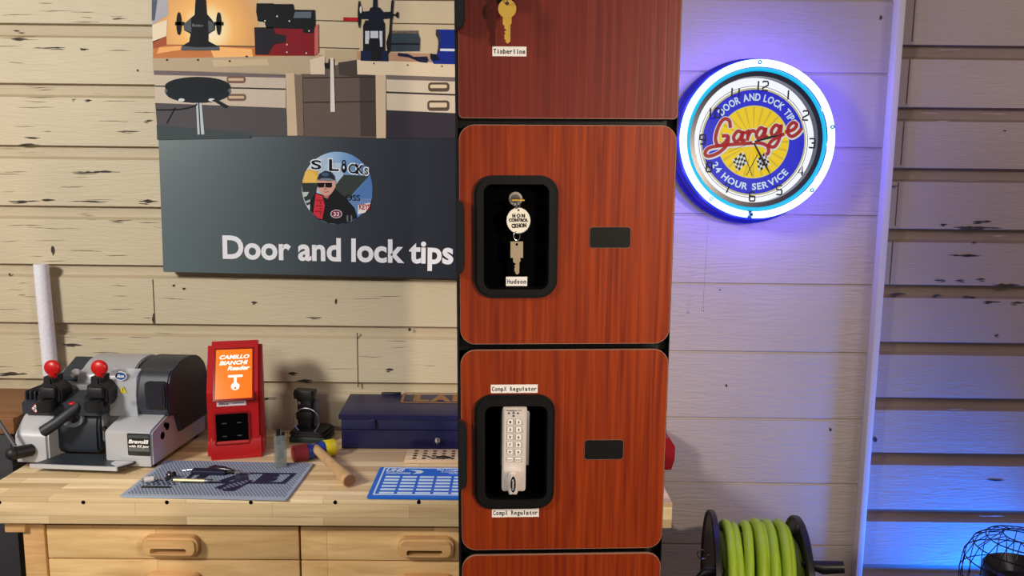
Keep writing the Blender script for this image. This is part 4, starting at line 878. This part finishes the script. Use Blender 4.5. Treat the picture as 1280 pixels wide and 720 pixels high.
mb = MB(); a, b_ = rp(271, 555.5, -.001); c_, d_ = rp(310, 515.5, -.001); mb.ring(rrect(a - .004, b_ - .004, c_ + .004, d_ + .004, .005), rrect(a, b_, c_, d_, .003), -.004, .002, pm('screen_bezel_red', (130, 8, 12), .4)); mb.prism(rrect(a, b_, c_, d_, .003), -.001, .002, VOID)
for X, Y in ((.25, .68), (.72, .68), (.25, .25), (.72, .25)): mb.box(a + (c_ - a) * X - .006, a + (c_ - a) * X + .006, -.0016, -.0008, b_ + (d_ - b_) * Y - .0015, b_ + (d_ - b_) * Y + .0015, pm('dim_icon', (60, 62, 66), .5))
mb.build('key_slot', rd)

# ---------------------------------------------------------------- small things on the bench
# grey pinning mat
q0, q1, q2, q3 = onz(146, 622, ZT + .003), onz(358, 624, ZT + .003), onz(395, 579, ZT + .003), onz(207, 577, ZT + .003)
gm_o = (q0 + q1 + q2 + q3) / 4; gm_o.z = ZT + .0006; gy = radians(-1.2); GM = frame(gm_o, (0, 0, gy)); GI = GM.inverted()
gw = ((q1 - q0).length + (q2 - q3).length) / 4; gd_ = ((q3 - q0).length + (q2 - q1).length) / 4
gmat = thing('grey_work_mat', 'grey ribbed pinning mat with navy lettering lying on the workbench', 'mat', gm_o, (0, 0, gy))
GC = pm('mat_grey', (160, 171, 188), .6); GD = pm('mat_groove', (116, 127, 148), .7); NV = pm('mat_navy', (20, 24, 58), .6)
mb = MB(); mb.prism(rrect(-gw, -gd_, gw, gd_, .006, 3), 0, .005, GC, 'z', bev=.001)
step = .0088
for i in range(int(2 * gw / step) + 24):      # slanting ribs
    x = -gw - .12 + i * step; sk = -.075
    xa_, xb_ = x, x + .0036; ya, yb = -gd_ + .012, gd_ - .006
    def cl_(xx, t): return xx + sk * (t - .5) * 2
    P = [(cl_(xa_, 0), ya), (cl_(xb_, 0), ya), (cl_(xb_, 1), yb), (cl_(xa_, 1), yb)]
    # keep ribs inside the border
    if all(-gw + .008 < p[0] < gw - .006 for p in P): mb.prism(P, .0048, .0062, GD, 'z')
    elif any(-gw + .008 < p[0] < gw - .006 for p in P):
        lo, hi = -gw + .008, gw - .006; ts = [t / 40 for t in range(41) if lo < cl_(xa_, t / 40) and cl_(xb_, t / 40) < hi]
        if len(ts) > 1:
            t0, t1 = ts[0], ts[-1]; mb.prism([(cl_(xa_, t0), ya + (yb - ya) * t0), (cl_(xb_, t0), ya + (yb - ya) * t0), (cl_(xb_, t1), ya + (yb - ya) * t1), (cl_(xa_, t1), ya + (yb - ya) * t1)], .0048, .0062, GD, 'z')
def gl(px, py): p = GI @ onz(px, py, ZT + .0066); return (p.x, p.y)
def quad_ring(O, I, fn, m):
    for i in range(4): mb.poly([O[i], O[(i + 1) % 4], I[(i + 1) % 4], I[i]], fn, m)
quad_ring([gl(241, 590), gl(371, 591.5), gl(356, 605), gl(226, 604)], [gl(245, 591.5), gl(364, 593), gl(352, 602.6), gl(233, 602)], XY(.0066), NV)
for t, a, b_ in (('L', 238, 268), ('A', 270, 316), ('B', 318, 346)): mb.text(t, *gl(a, 602.2), *gl(b_ + 6, 592), XY(.0068), NV, .09, .1)
mb.poly([gl(178, 607.5), gl(214, 608), gl(213, 610), gl(176, 610)], XY(.0068), INKB)
for r in range(3):
    for c in range(6):
        p = gl(183 + c * 6.4 + r * 1.5, 601 + r * 2.2); mb.prism(ell(p[0], p[1], .0035, .004, 8), .0064, .007, NV, 'z')
mb.poly([gl(268, 610), gl(296, 600), gl(316, 601), gl(292, 614), gl(280, 614)], XY(.0075), NV)
for r in range(4):
    for c in range(6):
        p = gl(277 + c * 5 + r * 3.4, 611.5 - c * 1.2 - r * 2 + 1); mb.prism(ell(p[0], p[1], .0026, .0032, 8), .0075, .0082, GD, 'z')
mb.build('mat_sheet', gmat)
ZM = ZT + .0066
def bench_pt(px, py, z): p = onz(px, py, z); return Vector((p.x, p.y, z))
def rod(pts, r, m, mb, seg=14): mb.tube([Vector(p) for p in pts], r, m, seg)
# navy tweezer case / follower tools
A, Bq = bench_pt(228, 588, ZM + .006), bench_pt(262, 584, ZM + .008)
t = thing('probe_pick', 'dark handled probe with thin steel tip lying across the grey mat', 'tool', (A + Bq) / 2)
o_ = (A + Bq) / 2
mb = MB(); mb.tube([A - o_, bench_pt(245, 586.5, ZM + .007) - o_, Bq - o_], [.0008, .0016, .0022], CHROME, 8); mb.build('steel_tip', t)
C_, D_ = bench_pt(262, 584.5, ZM + .008), bench_pt(291, 588, ZM + .008)
mb = MB(); mb.tube([C_ - o_, C_.lerp(D_, .2) - o_, C_.lerp(D_, .6) - o_, D_ - o_], [.003, .0085, .0085, .003], pm('dark_purple_handle', (34, 22, 36), .25), 16); mb.build('handle', t)
A, Bq = bench_pt(288, 590, ZM + .005), bench_pt(313, 591, ZM + .005); o_ = (A + Bq) / 2
t = thing('screwdriver', 'small screwdriver with black handle and bright steel shaft pointing right on grey mat', 'screwdriver', o_)
mb = MB(); mb.tube([A + (Bq - A) * .25 - o_, A + (Bq - A) * .5 - o_, A + (Bq - A) * .51 - o_, Bq - o_], [.0055, .0055, .0022, .002], CHROME, 10); mb.build('shaft', t)
mb = MB(); A2 = A - (Bq - A) * .9; mb.tube([A2 - o_, A2.lerp(A, .15) - o_, A2.lerp(A, .8) - o_, A + (Bq - A) * .3 - o_], [.003, .0062, .0058, .004], BLACK, 12); mb.build('handle', t)
A, Bq = bench_pt(217, 600, ZM + .005), bench_pt(256, 601, ZM + .005); o_ = (A + Bq) / 2
t = thing('plug_follower', 'brass coloured plug follower rod with steel tip on the grey mat', 'tool', o_)
mb = MB(); mb.tube([A - o_, Bq - o_], .0042, pm('pale_brass', (222, 212, 160), .35, .4), 14); mb.build('rod', t)
E_ = bench_pt(276, 601.5, ZM + .004); mb = MB(); mb.tube([Bq - o_, Bq.lerp(E_, .25) - o_, Bq.lerp(E_, .4) - o_, E_ - o_], [.0052, .0048, .0018, .001], STEEL, 12); mb.build('tip', t)
A, Bq = bench_pt(180, 600, ZM + .007), bench_pt(193, 598.5, ZM + .007); o_ = (A + Bq) / 2
mb = MB(); mb.cyl(A - o_, Bq - o_, .0072, pm('polished_nickel', (226, 224, 220), .25, .35), None, 20, .001); mb.cyl(A - o_ + (A - Bq).normalized() * .003, A - o_, .0055, STEEL); mb.cyl(Bq - o_, Bq - o_ + (Bq - A).normalized() * .004, .006, CHROME, .004)
tag(mb.build('lock_cylinder', None, loc=o_), 'small bright nickel lock cylinder at the left of the grey mat', 'lock cylinder')
o_ = bench_pt(212.5, 594, ZM + .009); mb = MB()
for a in (0, 2.1, 4.2): mb.cyl((0, 0, 0), (.014 * cos(a), .008 * sin(a) - .002, .012 * sin(a + .6) * .8), .0058, pm('dark_steel', (92, 84, 88), .2, .9), .0065, 16, .001)
mb.ball((0, 0, 0), .0065, CHROME, 12); tag(mb.build('thumb_turn', None, loc=o_), 'small three-lobed dark steel fitting above the nickel cylinder on grey mat', 'fitting')
o_ = bench_pt(262, 592, ZM); mb = MB(); mb.box(-.045, .045, -.012, .012, 0, .011, pm('navy_case', (20, 24, 52), .5), .002); tag(mb.build('tool_case', None, loc=o_ , rot=(0, 0, -.03)), 'navy blue flat case lying under the probe on the grey mat', 'case')

# clear pin vial
vo = bench_pt(351, 583, ZM); vt_ = thing('pin_vial', 'square clear plastic vial of small pins with black stick standing on the grey mat', 'vial', vo, (0, 0, .35))
CLR = pm('clear_plastic', (150, 158, 158), .1, 0, alpha=.38)
mb = MB(); hv_ = .013; mb.ring(rrect(-.016, -hv_, .016, hv_, .003, 3), rrect(-.0135, -hv_ + .0025, .0135, hv_ - .0025, .002, 3), 0, .088, CLR, axis='z'); mb.prism(rrect(-.0155, -hv_ + .0005, .0155, hv_ - .0005, .003, 3), 0, .004, CLR, 'z'); mb.build('tube', vt_)
mb = MB()
for i in range(46): a = random.uniform(0, 6.28); mb.cyl(Vector((random.uniform(-.0095, .0095), random.uniform(-.007, .007), .007 + random.random() * .058)), Vector((random.uniform(-.0095, .0095), random.uniform(-.007, .007), .01 + random.random() * .06)).lerp(Vector((0, 0, .03)), .0), .0013, STEEL if i % 3 else BRASS, None, 6)
mb.build('pins', vt_)
mb = MB(); mb.box(-.009, .001, -.004, .004, .06, .104, BLACK, .001); mb.box(.004, .012, -.004, .004, .07, .094, BLACK, .001); mb.build('stick', vt_)

# caliper stand
go = bench_pt(383, 555, ZT); gt = thing('gauge_stand', 'black key gauge on a dark stand with wire ring standing behind the mallet', 'gauge', (go.x, go.y + .05, ZT), (0, 0, -.1))
GMm = frame((go.x, go.y + .05, ZT), (0, 0, -.1))
def gp(px, py, k=0): return loc2(px, py, GMm, k)
mb = MB(); a, b_ = gp(361, 556, -.045); c_, d_ = gp(406, 541, -.045); mb.box(a, c_, -.045, .045, 0, .018, pm('dark_green_base', (16, 40, 40), .5), .004); mb.prism(rrect(a - .002, -.05, c_ + .002, .05, .02), .018, .034, BLKC, 'z', bev=.006); mb.build('base', gt)
mb = MB(); a, b_ = gp(374, 545, 0); c_, d_ = gp(390, 490, 0); zt_ = gp(380, 487, 0)[1]
mb.box(a, c_, -.012, .014, .03, zt_ - .02, BLKC, .004); mb.box(a - .003, c_ + .003, -.016, .0, .06, .085, BLKC, .004); mb.box(a + .002, c_ + .006, -.02, -.006, .12, .15, BLKC, .003)
mb.prism([(a - .008, zt_ - .026), (c_ + .004, zt_ - .026), (c_ + .010, zt_ - .006), (c_ + .010, zt_), (a - .006, zt_ + .002), (a - .010, zt_ - .008)], -.016, .016, BLKC, bev=.003)
u, v = gp(375, 503, -.015); mb.cyl((u, -.012, v), (u, -.022, v), .005, CHROME); mb.ball((u + .012, -.016, v + .016), .0025, CHROME, 8); mb.build('column', gt)
mb = MB(); a2, b2 = gp(389, 545, .014); c2, d2 = gp(398, 498, .014); mb.box(a2, c2, .012, .018, .032, d2, pm('grey_card', (84, 82, 92), .5), .001); mb.build('back_plate', gt)
mb = MB(); u, v = gp(383, 526, -.03); r_ = abs(gp(399, 526, -.03)[0] - u); mb.tube([(u + r_ * cos(t), -.03, v + r_ * .98 * sin(t)) for t in [2 * pi * i / 40 for i in range(40)]], .0017, STEEL, 8, True); mb.build('wire_ring', gt)

# mallet
A = bench_pt(366, 567.5, ZT + .0235); Bq = bench_pt(419, 558.5, ZT + .0235); o_ = (A + Bq) / 2; o_.z = ZT
ml = thing('mallet', 'soft-faced mallet with red and yellow faces, blue head and wooden handle', 'mallet', o_)
ax_ = (Bq - A); 
def hp(f, r): return A + ax_ * f - o_
def seg_(mb, fr, m): mb.tube([A + ax_ * f - o_ for f, r in fr], [r for f, r in fr], m, 28)
mb = MB(); seg_(mb, [(.3, .0195), (.32, .0215), (.4, .0215), (.45, .0185), (.62, .0185), (.66, .0215), (.73, .0215), (.75, .0195)], pm('mallet_blue', (26, 52, 140), .3)); mb.build('head', ml)
mb = MB(); seg_(mb, [(0, .019), (.015, .0225), (.31, .0235)], pm('mallet_red', (150, 40, 44), .45)); mb.build('face', ml)
mb = MB(); seg_(mb, [(.74, .0235), (.97, .0235), (1, .021)], pm('mallet_yellow', (226, 206, 20), .4)); mb.build('face', ml)
E_ = bench_pt(437, 601, ZT + .018); St = A + ax_ * .52; St.z = ZT + .03
mb = MB(); HWD = wood('hickory', ((176, 140, 96), (206, 170, 124)), (30, 30, 30), None, .55)
mb.tube([St - o_ + (St - E_).normalized() * .012, St - o_, St.lerp(E_, .25) - o_, St.lerp(E_, .6) - o_, St.lerp(E_, .9) - o_, E_ - o_], [.010, .0115, .0125, .0135, .0165, .0175], HWD, 20)
dd = (E_ - St).normalized(); mb.cyl(E_ - o_, E_ - o_ + dd * .0012, .0155, pm('end_grain', (134, 92, 66), .7), .0145, 20); mb.build('handle', ml)

# blue metal pin box
X0 = bench_pt(427, 561, ZT); bo = Vector((X0.x, X0.y, ZT)); BM = frame(bo, (0, 0, .012))
bb = thing('pin_kit_box', 'dark blue metal pin kit box with gold lettering on its lid behind the wooden tray', 'box', bo, (0, 0, .012))
def bp_(px, py, k=0): return loc2(px, py, BM, k)
NVY = pm('navy_enamel', (17, 20, 66), .35); BWd = .42; zl_ = bp_(430, 518)[1]; bd = .17
mb = MB(); mb.box(0, BWd, 0, bd, .001, zl_ - .012, NVY, .002); mb.box(.004, BWd, -.001, .002, zl_ * .56, zl_ * .575, VOID); mb.ring(rrect(.012, .006, BWd - .012, zl_ * .53, .004), rrect(.015, .009, BWd - .015, zl_ * .53 - .003, .004), -.001, .002, NVY)
mb.build('body', bb)
lid_h = .012
def lidz(y): return zl_ + .006 + .055 * max(y, 0)
mb = MB(); P = [(-.005, zl_ - .013), (-.005, zl_ - .001), (-.003, zl_), (bd - .002, zl_ + .013), (bd + .004, zl_ + .011), (bd + .004, zl_ - .013)]
mb.prism(P, -.006, BWd + .006, NVY, 'x', bev=.001); lid = mb.build('lid', bb)
sl_ = .013 / bd
def onlid(e): return lambda u, v: Vector((u, v, zl_ + .0008 + sl_ * (v + .003) + e))
def ld(px, py):
    # sight line met with the sloping lid
    I = BM.inverted(); o = I @ CP; d = I.to_3x3() @ ray(px, py); n = Vector((0, -sl_, 1)); p0 = Vector((0, -.003, zl_ + .001)); p = o + d * ((p0 - o).dot(n) / d.dot(n)); return (p.x, p.y)
GOLD = pm('gold_print', (142, 102, 60), .45)
u0, v0 = ld(500, 503.5); u1, v1 = ld(574, 491.5); u1 = u0 + .31
O = rrect(u0, v0, u1, v1 + .004, .014, 5); I = rrect(u0 + .008, v0 + .008, u1 - .008, v1 - .004, .009, 5)
for i in range(len(O)):
    j = (i + 1) % len(O); mb_pts = (O[i], O[j], I[j], I[i])
    if i == 0: mbd = MB()
    mbd.poly(mb_pts, onlid(0), GOLD)
a = ld(516, 501.8); c_ = ld(573, 493)
for k, t in enumerate('LAB'):
    s0 = ld((516, 537, 565)[k], 501.8); s1 = ld((538, 565, 588)[k], 493.3); mbd.text(t, s0[0], s0[1], s1[0], s1[1], onlid(0), GOLD, .06)
mbd.build('lettering', lid)
mb = MB(); u, v = bp_(466, 521, -.006)[0], zl_ - .016; mb.box(u - .008, u + .008, -.009, 0, v - .022, v + .004, NVY, .002); mb.build('latch', bb)
mb = MB(); u, v = bp_(547, 550.5, -.002); mb.cyl((u, 0, v), (u, -.006, v), .0075, pm('lock_nickel', (196, 190, 184), .3, .3), seg=20, bev=.001); mb.box(u - .001, u + .001, -.02, -.004, v - .006, v + .008, CHROME); mb.build('key_lock', bb)
mb = MB(); u = ld(493, 482)[0]; mb.box(u - .03, u + .03, bd - .004, bd + .006, zl_ + .004, zl_ + .019, BLACKM, .003); mb.build('rear_hinge', bb)

# wooden pin tray
p0, p1 = onz(505, 580, ZT), onz(512, 562.5, ZT); to = Vector((p0.x, p0.y, ZT + .0006))
tr = thing('pin_tray', 'pale wooden tray with rows of small holes between blue box and blue mat', 'tray', to, (0, 0, .01))
TW = wood('tray_wood', ((206, 176, 140), (226, 200, 164)), (4, 50, 50), None, .55); td = .09
mb = MB(); mb.box(0, .30, .001, td, 0, .010, TW, .0015)
HOLE = pm('hole_shade', (84, 58, 40), .8)
for r in range(4):
    for c in range(11): mb.cyl((.026 + c * .0262, (.016 + r * .0195), .0095), (.026 + c * .0262, .016 + r * .0195, .0106), .0062, HOLE, None, 14)
mb.build('block', tr)
mb = MB(); mb.tube(smooth_line([(.06, .026, 0.0125), (.075, .016, 0.0125), (.1, .013, 0.0125), (.125, .018, 0.0125), (.11, .026, 0.0125), (.085, .024, 0.0125)], 6), .0018, BLACKM, 8); tag(mb.build('wire_clip', None, loc=to), 'thin black wire clip lying on the wooden tray', 'clip')

# blue label mat
p0, p1 = onz(458, 623, ZT + .004), onz(477.5, 585, ZT + .004); uo = Vector((p0.x, p0.y + .002, ZT + .001)); uyaw = .005; UM = frame(uo, (0, 0, uyaw)); UI = UM.inverted()
um = thing('blue_work_mat', 'bright blue pinning mat with white grid at the front of the workbench beside the locker', 'mat', uo, (0, 0, uyaw))
UB = pm('mat_blue', (8, 106, 212), .45); UW = pm('mat_white', (214, 236, 250), .5)
uw, ud = .42, (p1 - p0).y
mb = MB(); mb.prism(rrect(0, 0, uw, ud, .006, 3), 0, .005, UB, 'z', bev=.001)
ib = .012; mb.ring(rrect(ib, ib + .004, uw - ib, ud - .004, .002, 2), rrect(ib + .004, ib + .008, uw - ib - .004, ud - .008, .001, 2), .0049, .0056, UW, axis='z')
def ul(px, py): p = UI @ onz(px, py, ZT + .0056); return (p.x, p.y)
for r in range(6):
    py0 = (617, 612.7, 608.6, 604.7, 600.8, 597)[r]; s0 = ul((473.3, 475.3, 477.1, 478.8, 480.5, 482.3)[r], py0); wcell = ul(493, 617)[0] - ul(473.3, 617)[0]; pit = ul(496, 617)[0] - ul(473.3, 617)[0]
    hh_ = ud * .044
    for c in range(8):
        x = ul(473.3, 617)[0] + c * pit + (s0[0] - ul(473.3, 617)[0]) * .0; mb.prism(rrect(x, s0[1], x + wcell * .97, ul(473, py0 - 1.9)[1], .0015, 2), .0049, .0056, UW, 'z')
x_, y_ = ul(482, 590.2); mb.text('UHS', *ul(482, 590), *ul(507, 586.2), XY(.0056), UW, .05, .25); mb.text('HARDWARE', *ul(482, 592.7), *ul(514, 591), XY(.0056), UW, .04, .2)
mb.poly([ul(510, 587.5), ul(526, 588.2), ul(530, 590.2), ul(526, 592.3), ul(515, 592.9), ul(521, 590.9), ul(519, 589.4)], XY(.0056), UW)
mb.text('The Longest', *ul(545, 589.4), *ul(578, 587), XY(.0056), UW, .04); mb.text('Lasting', *ul(552, 591.2), *ul(572, 589.8), XY(.0056), UW, .04); mb.text('Name', *ul(561, 592.9), *ul(574, 591.6), XY(.0056), UW, .04)
mb.build('mat_sheet', um)

# ---------------------------------------------------------------- hose reel
HY = 2.02; hc = atY(942, 720, HY); hz = atY(942, 650, HY).z - .185; HO = (hc.x, HY, 0); HYW = radians(-8)
hr = thing('hose_reel', 'black hose reel with two round flanges standing below the neon clock', 'hose reel', (hc.x, HY, 0), (0, 0, HYW))
HM = frame(HO, (0, 0, HYW)); BKR = pm('reel_black', (14, 14, 18), .4)
fw = .112; fr = .19
def xlathe(mb, prof, m, seg=56): mb.lathe(prof, m, seg, Matrix.Translation((0, 0, hz)) @ Matrix.Rotation(radians(90), 4, 'Y'))
for s_ in (-1, 1):
    mb = MB(); x = s_ * fw; xlathe(mb, [(.03, x - .004), (fr - .012, x - .003), (fr - .004, x - .009), (fr, x - .006), (fr, x + .006), (fr - .004, x + .009), (fr - .012, x + .003), (.03, x + .004)], BKR)
    for i in range(6):
        a = 2 * pi * i / 6 + .5; mb.cyl((x - .005, fr * .9 * cos(a), hz + fr * .9 * sin(a)), (x + .005, fr * .9 * cos(a), hz + fr * .9 * sin(a)), .0055, CHROME, None, 10)
    if s_ > 0:
        for a in (2.62, 3.0):   # bolts seen beside the hose
            pass
    mb.build('flange', hr)
mb = MB(); mb.cyl((-fw, 0, hz), (fw, 0, hz), .07, BKR, None, 32); mb.build('drum', hr)
mb = MB(); mb.cyl((-fw - .05, 0, hz), (fw + .04, 0, hz), .012, STEEL); 
for s_ in (-1, 1):
    x = s_ * (fw + .03); mb.tube([(x, -.2, .012), (x, -.06, hz * .7), (x, 0, hz), (x, .06, hz * .7), (x, .2, .012)], .012, BKR, 12)
for y in (-.2, .2): mb.tube([(-fw - .03, y, .012), (fw + .03, y, .012)], .012, BKR, 12)
mb.build('stand', hr)
mb = MB(); A = loc2(1008, 706, HM, -.08); Bq = loc2(1054, 709, HM, -.08); mb.tube([(A[0] - .01, -.08, A[1]), (A[0] + .01, -.08, A[1]), (A[0] + .04, -.08, A[1] - .004), (Bq[0], -.08, Bq[1])], [.008, .011, .017, .015], BKR, 16); mb.tube([(fw + .035, 0, hz), (A[0] - .012, -.03, hz + (A[1] - hz) * .5), (A[0] - .005, -.08, A[1])], .008, BKR, 10); mb.build('crank_handle', hr)
mb = MB(); A = loc2(878, 693, HM, -.06); r_ = .013; mb.tube([(A[0] + r_ * cos(t), -.06, A[1] + r_ * sin(t)) for t in [pi * .15 + 1.75 * pi * i / 20 for i in range(21)]], .0012, CHROME, 6); mb.tube([(A[0] + r_, -.06, A[1]), (-fw, -.06, A[1])], .0015, CHROME, 6); mb.build('wire_hook', hr)
mb = MB(); A = loc2(890, 719, HM, -.12); mb.tube(smooth_line([(A[0] - .04, -.12, A[1] - .03), (A[0] - .015, -.12, A[1] + .006), (A[0] + .02, -.12, A[1] + .012), (-fw, -.1, A[1] + .01)], 6), .012, BKR, 12); mb.build('hose_guide', hr)
# hose
mb = MB(); HG = pm('lime_hose', (168, 204, 44), .45, var=.12, sc=30); pts = []
Rh = .152; hr_ = .0128; turns = 7; N_ = turns * 36
pts = []
for i in range(int(7.2 * 36)):
    t = i / 36; a = -2 * pi * t - .8; x = -fw + .022 + t * .0245
    pts.append((x + .004 * sin(a * 1.3), (Rh + .004 * sin(t * 5)) * cos(a), hz + (Rh + .005 * sin(t * 3.1)) * sin(a)))
mb.tube(pts, hr_, HG, 12)
pts = []
for i in range(int(3.2 * 36)):      # the top layer, loose at the right
    t = i / 36; a = -2 * pi * t + .6; x = .082 - t * .03; R2 = Rh + .012 + .02 * max(0, 1 - t)
    pts.append((x + .012 * sin(a + .8), R2 * cos(a) * .98, hz + R2 * sin(a)))
mb.tube(pts, hr_, HG, 12)
pts = []
for i in range(int(6.5 * 30)):
    t = i / 30; a = 2 * pi * t; x = -fw + .02 + t * .03; pts.append((x, (Rh - .028) * cos(a), hz + (Rh - .028) * sin(a)))
mb.tube(pts, hr_, HG, 10)
hs = mb.build('garden_hose', None, loc=HO, rot=(0, 0, HYW)); tag(hs, 'lime green hose wound in coils around the black reel', 'hose')

# ---------------------------------------------------------------- caged lamp, lower right corner
lo = atY(1276, 716, 2.0); CO = (lo.x, 2.0, 0); cz_ = lo.z - .02
cl = thing('caged_lamp', 'black lamp inside a round wire cage at the lower right corner by the blue-lit wall', 'lamp', CO)
WB = pm('dark_wire', (20, 18, 40), .3, .5); Rc = .142
mb = MB()
prof_ = [(Rc * .98, -.06), (Rc, 0), (Rc * .95, .05), (Rc * .82, .088), (Rc * .62, .112), (Rc * .34, .122)]
for r, z in prof_: mb.tube([(r * cos(t), r * sin(t), cz_ + z) for t in [2 * pi * i / 48 for i in range(48)]], .0016, WB, 6, True)
for i in range(22): 
    a = 2 * pi * i / 22; mb.tube([(r * cos(a), r * sin(a), cz_ + z) for r, z in prof_], .0012, WB, 6)
for i in range(8):
    a = 2 * pi * i / 8; mb.tube([(Rc * .34 * cos(a), Rc * .34 * sin(a), cz_ + .122), (Rc * .82 * cos(a + .7), Rc * .82 * sin(a + .7), cz_ + .088)], .0012, WB, 6)
mb.build('wire_cage', cl)
mb = MB(); mb.lathe([(0, -.08), (.06, -.075), (.088, -.03), (.09, .03), (.084, .036), (.078, .03), (.05, .0), (0, -.01)], BLACKM, 40, Matrix.Translation((0, 0, cz_))); mb.build('lamp_head', cl)
mb = MB(); mb.cyl((0, 0, .02), (0, 0, cz_ - .07), .014, BLACKM); mb.cyl((0, 0, 0), (0, 0, .022), .12, BLACKM, .11, 40, .004)
for a in (0, 2.1, 4.2): mb.tube([(0, 0, cz_ - .075), (Rc * .98 * cos(a), Rc * .98 * sin(a), cz_ - .06)], .003, WB, 6)
mb.build('stand', cl)

# ---------------------------------------------------------------- light
def area(name, loc, target, size, power, c, sy=None):
    l = bpy.data.lights.new(name, 'AREA'); l.energy = power; l.color = c; l.shape = 'RECTANGLE'; l.size = size; l.size_y = sy or size
    o = bpy.data.objects.new(name, l); COL.objects.link(o); o.location = loc; o.rotation_euler = (Vector(target) - Vector(loc)).to_track_quat('-Z', 'Y').to_euler(); return o
area('overhead_light', (-2.4, -.1, 2.6), (-.8, 2.4, 1.3), .5, 40, (1.0, .95, .88)).data.spread = radians(130)
def spot(name, loc, target, power, c, ang, blend, soft):
    l = bpy.data.lights.new(name, 'SPOT'); l.energy = power; l.color = c; l.spot_size = radians(ang); l.spot_blend = blend; l.shadow_soft_size = soft
    o = bpy.data.objects.new(name, l); COL.objects.link(o); o.location = loc; o.rotation_euler = (Vector(target) - Vector(loc)).to_track_quat('-Z', 'Y').to_euler(); return o
spot('work_spot', (1.2, -.1, 1.9), (.27, 1.45, 1.27), 116, (1.0, .82, .63), 68, 1.0, .04)
area('overhead_light', (2.3, .9, 2.6), (1.6, 2.4, 1.2), .5, 3.6, (1.0, .82, .86)).data.spread = radians(110)  # added dim fill that brightens the right wall, no known lamp
spot('bench_fill_spot', (-.9, -.9, 2.3), (-.62, 1.85, .74), 66, (1.0, .95, .84), 30, .9, .2)  # added spot, only there to brighten the bench front
spot('blue_lamp', (1.74, 2.15, .06), (1.38, 2.42, .56), 150, (.0, .15, 1.0), 66, 1.0, .06)
for i in range(14):
    a = 2 * pi * i / 14; l = bpy.data.lights.new('neon_light', 'POINT'); l.energy = .72; l.color = (.1, .07, 1.0); l.shadow_soft_size = 0
    o = bpy.data.objects.new('neon_light', l); COL.objects.link(o); o.location = KM @ Vector((.238 * cos(a), -.118, .238 * sin(a)))
wd_ = bpy.data.worlds.new('world'); S.world = wd_; wd_.use_nodes = True
wd_.node_tree.nodes['Background'].inputs[0].default_value = (.68, .57, .53, 1); wd_.node_tree.nodes['Background'].inputs[1].default_value = .35
S.view_settings.view_transform = 'Standard'; S.view_settings.look = 'None'; S.view_settings.exposure = 0; S.view_settings.gamma = 1
